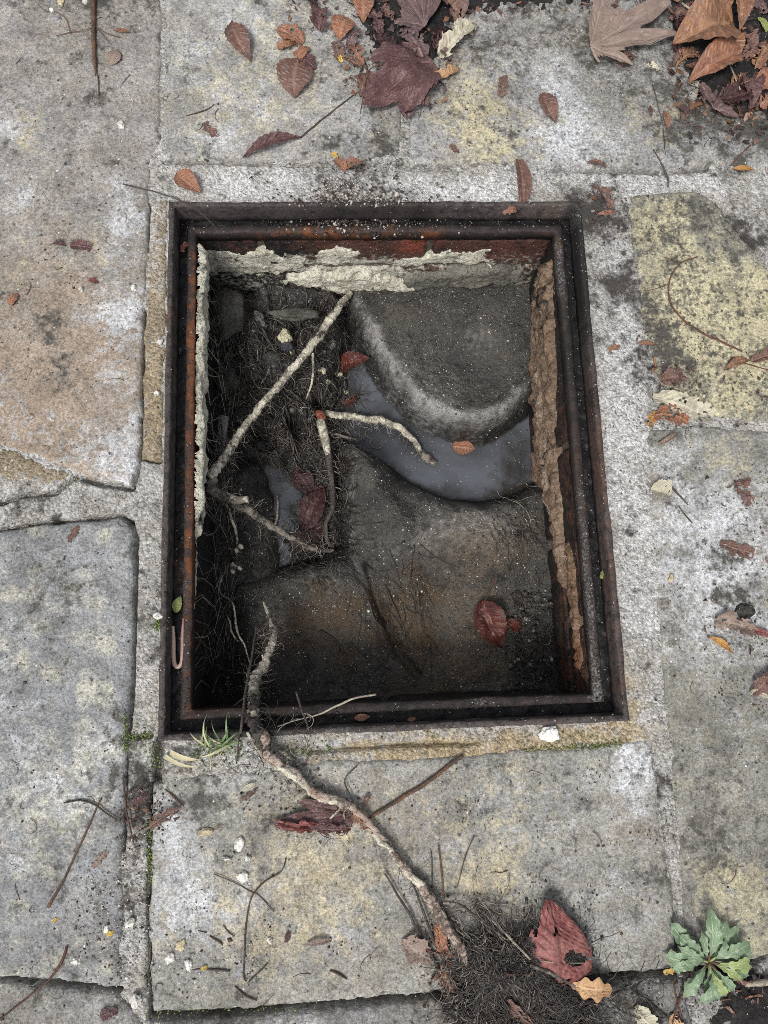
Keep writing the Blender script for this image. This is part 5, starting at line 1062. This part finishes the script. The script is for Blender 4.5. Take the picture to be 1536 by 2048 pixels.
twig([(1364,6,.02),(1380,18,.02),(1396,28,.018)], [.0016, .0018, .0014], TWIG_L, 'short pale stalk above the big copper leaf')
twig([(600,276),(660,226),(700,196),(722,180)], [.0014, .0016, .0012, .0008], TWIG_D, 'dark stem between the rolled maroon leaf and the litter')
twig([(720,228),(740,140),(800,128)], [.0008, .001, .0008], TWIG_B, 'brown stalk on the large maroon leaf', z=.016)
twig([(372,232),(412,220),(428,208)], [.0008, .0010, .0008], TWIG_D, 'hair thin dark twig on the cream slab')
twig([(1384,1880),(1402,1905)], [.0006, .0006], TWIG_L, 'pale pine needle beside the weed', z=.006)
twig([(1500,290),(1480,310),(1462,330)], [.0012, .0012, .0008], TWIG_R, 'reddish stem above the slim yellow leaf')
twig([(1448,740),(1490,728),(1536,740)], [.0008, .0010, .0008], TWIG_R, 'thin red stem under the copper leaf at the right edge')

# ================================================================== EARTHWORM
C_ = [P(346,1252,-.0235), P(347,1280,-.023), P(347,1310,-.023), P(349,1328,-.023), P(355,1334,-.023), P(363,1327,-.0225), P(365,1306,-.022), P(365,1270,-.021), P(367,1236,-.0195)]
V, F = tube_geo(C_, [.0016, .0024, .0027, .0027, .0027, .0026, .0024, .0021, .0012], sides=10, step=.0012, amp=.05, freq=600)
f = np.linspace(0, 1, (len(V) - 2) // 10).repeat(10); f = np.concatenate([f, [0, 1]])[:, None]
A = np.concatenate([np.array([.42, .34, .28]) * (1 - f) + np.array([.15, .06, .05]) * f, np.ones_like(f)], 1)
t = NT('worm_skin'); a_ = t.n.new('ShaderNodeAttribute'); a_.attribute_name = 'mask'
WORM = t.done(t.mix(t.ramp(t.noise(700, 1), .4, .6, 0, .25), a_.outputs['Color'], (.5, .33, .28)), .3, t.bump(t.noise(900, 1), .3, .0006), .5)
mesh('earthworm', V, F, WORM, A, label='pale pink earthworm bent in a U in the left groove', cat='worm')

# ================================================================== PLANTS
def green_mat(name, a, b, rib, rough=.5):
    t = NT(name); R, G, B, A = t.attr(); n1 = t.noise(60, 5, .7); n2 = t.noise(250, 3, .7)
    col = t.mix(t.ramp(n1, .36, .64), a, b); col = t.mix(t.math('MULTIPLY', G, .35), col, t.mix(1.0, col, (1.3, 1.25, 1.1), 'MULTIPLY'))
    col = t.mix(t.ramp(n2, .5, .7, 0, .5), col, (.30, .36, .27)); col = t.mix(t.math('MULTIPLY', R, .6), col, rib)
    return t.done(col, rough, t.bump(t.math('ADD', n1, t.math('MULTIPLY', R, .8)), .6, .002), .45)
WEED = green_mat('weed_leaf', (.135, .20, .115), (.095, .15, .085), (.42, .45, .28))
WEED_Y = green_mat('weed_leaf_yellowing', (.20, .25, .085), (.15, .20, .07), (.42, .42, .2))
weed = empty('rosette_weed', label='green rosette weed with toothed leaves growing in the paving joint', cat='weed')
def wleaf(tip, wr, lift, droop, mat, seed, fold=.25):
    rs_ = np.random.RandomState(seed); c = P(1416, 1922, .006); tp = P(*tip, .004); ax = tp - c; ax[2] = 0; L = np.linalg.norm(ax); ax /= L; sd = np.array([-ax[1], ax[0], 0])
    nu, nv = 26, 13; u, v = np.meshgrid(np.linspace(0, 1, nu), np.linspace(-1, 1, nv), indexing='ij')
    w = wr * L / 2 * (.10 + .90 * sstep(.12, .62, u)) * np.clip(1 - sstep(.78, 1.0, u) ** 1.5, .02, 1)
    w = w * (1 + .14 * np.sign(np.sin(u * 34 + seed)) * (np.abs(v) > .8) * (u > .3) + .10 * np.sin(u * 20 + seed) * (u > .3))
    ht = lift * L * np.sin(np.pi * np.clip(u * droop, 0, 1)) + fold * np.abs(v) * w * (1 - .5 * u) + .20 * w * np.abs(v) ** 2 * np.sin(u * 17 + seed * 1.7 + np.sign(v)) + .0005 * rs_.rand()
    vein = np.clip((np.abs(v) < .10) * (1 - .5 * u) + .45 * (np.abs(((u * 7 - np.abs(v) * 1.4) % 1) - .5) > .43), 0, 1)
    curve = rs_.normal(0, .05) * L * np.sin(np.pi * u)
    Pt = c + u[..., None] * L * ax + (v * w + curve)[..., None] * sd + ht[..., None] * np.array([0, 0, 1])
    A = np.stack([vein, np.abs(v), 0 * u, 0 * u + 1], -1); idx = np.arange(nu * nv).reshape(nu, nv)
    F = np.stack([idx[:-1, :-1].ravel(), idx[1:, :-1].ravel(), idx[1:, 1:].ravel(), idx[:-1, 1:].ravel()], 1)
    mesh('leaf', Pt.reshape(-1, 3), F, mat, A.reshape(-1, 4), parent=weed)
WT = [((1403,1802),.26,.34,.75,0),((1338,1842),.30,.10,.95,0),((1350,1862),.30,.26,.85,0),((1324,1908),.32,.06,.97,0),((1346,1884),.26,.34,.8,0),((1450,1836),.30,.16,.9,0),((1474,1848),.32,.08,.97,0),((1432,1832),.24,.28,.8,0),
    ((1494,1878),.28,.24,.85,0),((1504,1902),.30,.06,.97,0),((1488,1906),.22,.36,.75,1),((1500,1930),.24,.20,.9,1),((1496,1950),.30,.08,.97,0),((1474,1952),.24,.32,.8,1),((1468,1978),.30,.12,.95,0),((1448,1986),.26,.24,.85,1),((1436,2000),.30,.06,.97,0),((1412,2008),.30,.10,.95,0),((1390,2000),.26,.24,.85,0),((1364,1994),.30,.08,.97,0),((1366,1970),.22,.34,.8,0),((1340,1936),.28,.10,.95,0),((1424,1974),.2,.36,.75,1),((1440,1868),.24,.40,.72,0),((1390,1850),.22,.40,.72,0)]
for i, (tip, wr, li, dr, y) in enumerate(WT): wleaf(tip, wr * .98, li, dr, WEED_Y if y else WEED, 70 + i)
for i in range(7):
    a = i * .9; c = P(1416, 1922, .008)
    tube('heart_leaf', [c, c + np.array([math.cos(a) * .004, math.sin(a) * .004, .005]), c + np.array([math.cos(a) * .009, math.sin(a) * .009, .008])], [.001, .0016, .0005], WEED_Y if i % 2 else TWIG_R, attr=(0, 0, 0, 1), sides=5, step=.003, parent=weed)
grass = empty('grass_tuft', label='small green grass tuft at the near left corner of the frame', cat='grass tuft')
GRASSM = green_mat('grass_blade', (.10, .155, .05), (.07, .115, .038), (.25, .3, .12)); STRAW = green_mat('straw_blade', (.42, .38, .24), (.33, .29, .18), (.5, .45, .3), .7)
def blade(c, ang, L, wd, arch, mat):
    nu = 10; u = np.linspace(0, 1, nu); d = np.array([math.cos(ang), math.sin(ang)]); s_ = np.array([-d[1], d[0]]); V = []
    bend = rnd.uniform(-.25, .25)
    for q in u:
        p = c[:2] + d * L * q * (1 - .15 * q) + s_ * bend * L * q * q; z = c[2] + arch * L * math.sin(math.pi * min(q * .85, 1)); w_ = wd * (1 - q ** 2) + .0001
        V += [(p[0] - s_[0] * w_, p[1] - s_[1] * w_, z + .3 * w_), (p[0], p[1], z), (p[0] + s_[0] * w_, p[1] + s_[1] * w_, z + .3 * w_)]
    F = [(i * 3 + j, (i + 1) * 3 + j, (i + 1) * 3 + j + 1, i * 3 + j + 1) for i in range(nu - 1) for j in (0, 1)]
    mesh('blade', V, F, mat, np.tile([0, .3, 0, 1], (len(V), 1)), parent=grass)
for i in range(26):
    c = P(428 + rnd.uniform(-26, 26), 1492 + rnd.uniform(-10, 10), .001)
    blade(c, rnd.choice([rnd.uniform(-.3, 3.4), rnd.uniform(0, 6.28)]), rnd.uniform(.012, .030), rnd.uniform(.0005, .0011), rnd.uniform(.2, .6), GRASSM if rnd.random() < .8 else STRAW)
blade(P(455,1484,.001), 1.5, .036, .0013, .4, GRASSM); blade(P(420,1494,.001), 1.9, .040, .0008, .5, STRAW); blade(P(340,1505,.002), -.35, .040, .0030, .25, STRAW); blade(P(330,1512,.002), -.5, .045, .0022, .25, STRAW); blade(P(470,1482,.001), 3.7, .045, .0016, .3, STRAW)
# moss in the joints: soft green crumbs
pts = []; cols = []
for pl, n, sd_ in [([(250,1430),(250,1500)], 90, .002), ([(252,1475),(300,1470)], 60, .002), ([(300,1640),(298,1700),(302,1760)], 150, .0015), ([(310,1540),(320,1500)], 50, .003), ([(318,1240),(322,1256)], 130, .004), ([(400,1510),(470,1500)], 160, .008), ([(1050,1500),(1240,1490)], 160, .002), ([(1352,1560),(1358,1620)], 80, .0015), ([(560,1505),(660,1500)], 60, .004), ([(300,2026),(600,2018)], 60, .002)]:
    W_ = PP(pl)
    for _ in range(n):
        i = rs.randint(len(W_) - 1); f = rs.rand(); x = W_[i][0] * (1 - f) + W_[i + 1][0] * f + rs.normal(0, sd_); y = W_[i][1] * (1 - f) + W_[i + 1][1] * f + rs.normal(0, sd_)
        pts.append((x, y, -.001 + rs.rand() * .0012, rs.uniform(.0007, .0017), .8)); cols.append([(.10, .15, .03), (.15, .20, .05), (.07, .10, .03), (.20, .22, .08)][rs.randint(4)])
crumbs('moss', pts, cols, 'bright green moss growing in the joints and by the frame')

# ================================================================== CHIPS, GRIT, LITTER, SOIL
CHIP = stone_mat('white_chip', (.66, .65, .61), (.58, .57, .53), 21, spots=.15, grain=.4)
CHIP_O = stone_mat('ochre_chip', (.50, .43, .28), (.42, .36, .24), 22, spots=.2, grain=.5)
for i, (px, py, sx, sy, m_, lab) in enumerate([
    (1100,1468,.0105,.0085,CHIP,'flat square white flake on the mortar below the near rim'), (478,1688,.0070,.0050,CHIP,'white stone chip below the pale yellow leaf'), (484,1754,.0055,.0055,CHIP,'white stone chip beside the wiry stem'),
    (242,250,.0048,.0052,CHIP,'white stone chip alone on the top left slab'), (260,1846,.0042,.0048,CHIP,'white stone chip in the left joint level with the tiny brown twig'), (270,2002,.0052,.0058,CHIP,'white stone chip in the left joint at the bottom corner'),
    (214,1858,.0045,.003,CHIP,'white stone chip beside the yellow flake'), (152,1922,.0042,.0034,CHIP,'white stone chip above the dark red brown stem'), (362,1890,.0060,.0048,CHIP_O,'cream stone chip on the near slab by the left joint'), (340,1916,.0044,.0052,CHIP,'grey white chip below the cream chip'), (378,1930,.0034,.006,CHIP,'narrow white chip left of the dark twig with the yellow flake'),
    (412,1664,.004,.008,CHIP_O,'oblong cream husk on the near slab'), (452,1716,.0038,.002,CHIP,'tiny white chip above the wiry stem fork'), (496,1716,.003,.0028,CHIP,'tiny white chip right of the flat one'), (320,684,.0034,.0034,CHIP,'tiny white chip on the tan mortar strip, upper of two'), (314,787,.0034,.0026,CHIP,'tiny white chip on the tan mortar strip, lower of two'),
    (162,578,.0036,.0026,CHIP,'small white chip in the middle of the brown slab'), (268,576,.0034,.0036,CHIP,'small white chip at the right edge of the brown slab'), (316,1232,.0036,.0052,CHIP,'white chip on the left rim above the moss'), (1098,590,.002,.002,CHIP,'tiny white speck on the right lip'), (182,664,.0012,.0012,CHIP,'tiny white speck'), (540,1880,.003,.003,CHIP,'tiny white chip in the centre of the near slab'), (104,20,.0028,.0028,CHIP,'small white chip left of the straight brown stick'), (122,4,.006,.004,CHIP_O,'yellowish chip at the top edge left of the brown stick'), (172,2,.004,.005,CHIP,'white chip at the top edge beside the brown stick'), (1342,1155,.0055,.003,CHIP_O,'flat oval pebble pressed into the pale right paving')]):
    if lab in ('tiny white speck', 'tiny white speck on the right lip'): continue
    rock('stone_chip', (px, py), (sx, sy, .0028 if sx < .008 else .0022), lab, m_, z=.0018, seed=50 + i, group='stone chips on the paving', rough=.45, rot=i * 1.3, cat='stone chip')
pts = []; cols = []
def grit(n, bx, by, s, fl, cl, sig=None):
    for _ in range(n):
        px, py = (rs.uniform(*bx), rs.uniform(*by)) if sig is None else (rs.normal(bx, sig[0]), rs.normal(by, sig[1]))
        q = P(px, py, .0015)
        if abs(q[0]) < HX - .001 and abs(q[1]) < HY - .001: continue
        pts.append((q[0], q[1], q[2], abs(rs.normal(0, s * .5)) + s * .5, fl)); cols.append(cl[rs.randint(len(cl))])
GC = [(.5, .48, .44), (.3, .28, .25), (.06, .05, .042), (.035, .03, .026), (.04, .03, .025), (.16, .12, .09)]; DC = [(.04, .032, .027), (.06, .045, .035), (.03, .024, .021), (.09, .06, .045)]
grit(2600, (-40, 1580), (-40, 2090), .0009, .6, GC)
grit(1100, (-40, 1580), (-40, 2090), .0012, .4, DC)
for _ in range(60):       # little gatherings of dirt
    grit(14, rs.uniform(-20, 1560), rs.uniform(-20, 2060), .0011, .5, DC, sig=(16, 12))
for b in [((600, 960), (-30, 240), 420), ((1320, 1580), (-30, 290), 900), ((1150, 1330), (120, 460), 160), ((1270, 1420), (620, 860), 260), ((1180, 1260), (380, 480), 160), ((240, 330), (1560, 1700), 140), ((150, 300), (1700, 1960), 260), ((840, 1200), (1780, 2080), 520), ((1420, 1580), (1940, 2080), 420), ((620, 800), (310, 400), 200), ((1420, 1560), (940, 1420), 200), ((480, 640), (1500, 1620), 120), ((1240, 1400), (1960, 2080), 160)]:
    grit(b[2], b[0], b[1], .0013, .5, DC + [(.12, .08, .06)])
grit(260, (180, 310), (1660, 2000), .0012, .7, [(.55, .54, .5), (.42, .4, .36), (.3, .28, .25)]); grit(120, (330, 560), (1840, 1960), .0012, .6, [(.5, .48, .44), (.3, .28, .24), (.05, .04, .035)])
grit(130, (640, 720), (355, 400), .0014, .7, [(.5, .46, .40), (.42, .36, .32), (.3, .25, .2)])
crumbs('paving_grit', pts, cols, 'fine pale and dark grit and soil crumbs strewn over the paving')
pts = []; cols = []
for side in range(4):
    for _ in range(380):
        f = rs.uniform(-1, 1); i_ = rs.uniform(.002, .028); x, y = [((HX - i_), f * HY), (-(HX - i_), f * HY), (f * HX, HY - i_), (f * HX, -(HY - i_))][side]
        if min(HX - abs(x), HY - abs(y)) < .001: continue
        ii = min(HX - abs(x), HY - abs(y)); z = .003 if ii < .008 else (-.028 if ii < .0195 else -.0195)
        pts.append((x, y, z, abs(rs.normal(0, .0006)) + .0005, .7)); cols.append([(.26, .24, .21), (.10, .09, .07), (.05, .045, .04), (.03, .028, .026), (.03, .026, .024), (.06, .05, .045)][rs.randint(6)])
for _ in range(900):
    px, py = rs.normal(715, 75), rs.normal(412, 20); q = P(px, py, .002); ii = min(HX - abs(q[0]), HY - abs(q[1])); z = .002 if ii < .007 else (-.027 if ii < .019 else -.0195)
    if py > 470: continue
    pts.append((q[0], q[1], z + rs.uniform(-.001, .001), abs(rs.normal(0, .0012)) + .0006, .7)); cols.append([(.05, .04, .033), (.03, .026, .022), (.08, .055, .04), (.03, .028, .026), (.42, .38, .33), (.16, .12, .1)][rs.randint(6)])
crumbs('frame_grit', pts, cols, 'pale and dark grit caught on the iron frame and in its groove')
# shredded leaf litter
def litter(name, regions, label, zmax):
    V = []; F = []; A = []; off = 0
    LC = [(.10, .05, .035), (.06, .035, .03), (.045, .03, .028), (.15, .075, .045), (.07, .045, .045), (.03, .024, .022), (.20, .10, .05)]
    for (bx, by, n, smin, smax) in regions:
        for _ in range(n):
            c = P(rs.uniform(*bx), rs.uniform(*by), rs.uniform(.001, zmax)); m = rs.randint(4, 7); s = rs.uniform(smin, smax); as_ = rs.uniform(.25, .9); th = rs.rand() * 6.28; tl = rs.normal(0, .35, 2); col = np.array(LC[rs.randint(len(LC))]) * rs.uniform(.7, 1.3)
            V.append(np.array([[c[0], c[1], c[2] + s * .12]])); a = np.sort(rs.rand(m) * 6.28); r = s * rs.uniform(.5, 1, m); x = r * np.cos(a); y = r * np.sin(a) * as_
            V.append(np.stack([c[0] + x * math.cos(th) - y * math.sin(th), c[1] + x * math.sin(th) + y * math.cos(th), np.maximum(c[2] + x * tl[0] + y * tl[1], .0012)], 1))
            F += [(off, off + 1 + i, off + 1 + (i + 1) % m) for i in range(m)]; A.append(np.tile([*col, 1], (m + 1, 1))); off += m + 1
    mesh(name, np.concatenate(V), np.array(F), WETC, np.concatenate(A), label=label, kind='stuff')
litter('leaf_litter', [((1340, 1580), (-40, 230), 420, .004, .013), ((1230, 1345), (-40, 20), 60, .004, .010), ((1380, 1580), (200, 290), 110, .003, .008), ((690, 900), (-40, 200), 200, .003, .010), ((560, 680), (-40, 60), 60, .003, .008), ((900, 1190), (-50, 25), 110, .003, .008), ((1180, 1230), (380, 450), 20, .003, .006), ((1290, 1400), (720, 860), 40, .003, .007), ((1440, 1560), (700, 860), 30, .003, .006), ((860, 1190), (1880, 2080), 90, .003, .008), ((1440, 1580), (1950, 2080), 90, .003, .008), ((1400, 1560), (950, 1420), 30, .003, .006), ((260, 360), (1580, 1660), 16, .003, .006)], 'shredded dark brown leaf litter drifted over the paving edge', .010)
# black soil heaps under the litter and the root mat
SOIL = pit_mat('black_soil', (.030, .027, .026), (.020, .018, .018), (.06, .05, .045), 31, rough=.7)
for pl, hgt, lab in [([(1345,-60),(1340,60),(1360,140),(1400,190),(1470,235),(1620,250),(1620,-200),(1345,-200)], .009, 'black soil under the leaf pile at the top right'), ([(700,-60),(705,60),(740,120),(790,150),(860,150),(900,90),(960,30),(1180,10),(1180,-200),(700,-200)], .005, 'dark soil under the litter at the top'),
                     ([(950,1880),(990,1850),(1050,1878),(1090,1930),(1140,1962),(1200,1985),(1180,2048),(1160,2200),(930,2200),(930,2040),(900,1990)], .009, 'mound of black soil under the root mat'), ([(1420,2010),(1460,1965),(1500,1950),(1620,1940),(1620,2200),(1440,2200)], .006, 'dark soil around the weed at the bottom right')]:
    X, Y, Z, D = slab_geo(PP(pl), step=.003, seed=hash(lab) % 97 if False else len(lab), edge_noise=.016)
    hh = hgt * sstep(0, .03, D) * (1 + .5 * fbm(X, Y, 60, 4, 3)) + .004 * fbm(X, Y, 130, 3, 4) * sstep(-.002, .02, D) + .001 - .012 * sstep(0, -.006, D) if False else hgt * sstep(0, .03, D) * (1 + .5 * fbm(X, Y, 60, 4, 3)) + .004 * fbm(X, Y, 130, 3, 4) * sstep(-.002, .02, D) - .008 * (1 - sstep(-.006, .004, D)) + .001
    gridmesh('soil', X, Y, hh, D > -.006, SOIL, np.zeros(X.shape + (4,)), kind='stuff', label=lab)
# root mat at the bottom
sp = []
def g0(x, y):
    q = P(1040, 1960); d = math.hypot((x - q[0]) / .10, (y - q[1]) / .09); return .003 + .011 * max(0, 1 - d * d) * (.7 + .9 * mnoise.noise(Vector((x * 45, y * 45, 3.0))))
def mat_fill(n, bx, by, ang, L, curl, r, cols, jit):
    for _ in range(n):
        px, py = rs.uniform(*bx), rs.uniform(*by)
        if vnoise(np.array([px / 26.]), np.array([py / 26.]), 9)[0] < .30 + .25 * (rs.rand() - .5): continue
        q = P(px, py); sp.append((walk(q[:2], ang + rs.normal(0, jit), L * rs.uniform(.5, 1.4), 10, curl, g0, .006, rs), r * rs.uniform(.6, 1.5), cols[rs.randint(len(cols))]))
mat_fill(2600, (930, 1130), (1860, 2070), -.8, .05, .35, .00038, DK + [(.015, .013, .012), (.06, .05, .042)], .9)
mat_fill(230, (900, 1090), (1800, 2070), -.9, .06, .22, .00032, [(.16, .14, .115), (.24, .21, .17), (.09, .075, .065)], .7)
mat_fill(120, (880, 960), (1900, 2070), -1.3, .04, .4, .00035, [(.26, .23, .19), (.14, .12, .10), (.05, .045, .04)], .8)
mat_fill(120, (960, 1100), (1960, 2070), 0, .035, .6, .0004, [(.16, .11, .06), (.10, .07, .045), (.05, .04, .03)], 2)
mat_fill(130, (1150, 1300), (1940, 2060), -.6, .04, .4, .00035, DK + [(.12, .10, .085)], .9)
mat_fill(60, (880, 960), (1780, 1850), -.7, .05, .12, .0005, [(.2, .17, .14), (.07, .06, .05)], .35)
pts = []; cols = []
for _ in range(1100):
    q = P(rs.normal(1020, 65), rs.normal(1965, 55), 0); pts.append((q[0], q[1], g0(q[0], q[1]) + rs.uniform(-.002, .003), abs(rs.normal(0, .0022)) + .0008, .8)); cols.append([(.025, .022, .02), (.04, .034, .03), (.06, .05, .042), (.16, .14, .12)][rs.randint(4)])
crumbs('soil_clods', pts, cols, 'crumbs and clods of black soil in the root mat', WETC)
mat_fill(200, (930, 1060), (1860, 2050), -1.1, .09, .12, .0009, DK + [(.10, .085, .07)], .5)
mat_fill(90, (1000, 1180), (1930, 2060), -.7, .08, .14, .0007, DK + [(.14, .12, .10)], .6)
for _ in range(170):        # hairs along the root on the slab
    pa = [(560,1528),(604,1566),(690,1606),(752,1665),(832,1760),(886,1840),(928,1918)]; i = rs.randint(6); f = rs.rand(); q = P(pa[i][0] * (1 - f) + pa[i + 1][0] * f, pa[i][1] * (1 - f) + pa[i + 1][1] * f, .004)
    sp.append((walk(q[:2], rs.rand() * 6.28, rs.uniform(.008, .03), 8, .35, lambda x, y: .003, .004, rs), rs.uniform(.0003, .0006), [(.28, .24, .2), (.12, .1, .08), (.05, .042, .036)][rs.randint(3)]))
strands('root_mat', sp, 'matted tangle of fine roots spilling over the bottom slab edge')
sp = []
for _ in range(260):
    q = P(rs.uniform(-20, 1560), rs.uniform(-20, 2060), .001)
    if abs(q[0]) < HX + .01 and abs(q[1]) < HY + .01: continue
    sp.append((walk(q[:2], rs.rand() * 6.28, rs.uniform(.008, .03), 7, .35, lambda x, y: .0014, .0008, rs), rs.uniform(.0003, .0006), [(.05, .04, .034), (.09, .06, .045), (.3, .27, .22), (.13, .06, .045)][rs.randint(4)]))
for _ in range(50):
    q = P(rs.uniform(560, 720), rs.uniform(1590, 1680), .001); sp.append((walk(q[:2], rs.rand() * 6.28, rs.uniform(.01, .035), 8, .4, lambda x, y: .002, .003, rs), rs.uniform(.0003, .0005), [(.05, .04, .034), (.3, .27, .22), (.15, .12, .1)][rs.randint(3)]))
for _ in range(60):
    q = P(rs.uniform(500, 620), rs.uniform(1420, 1540), .001); sp.append((walk(q[:2], rs.rand() * 6.28, rs.uniform(.01, .04), 8, .3, lambda x, y: .003, .006, rs), rs.uniform(.0003, .0006), [(.05, .04, .034), (.03, .026, .022), (.26, .23, .19)][rs.randint(3)]))
strands('stray_fibres', sp, 'stray hair thin root fibres lying on the paving')
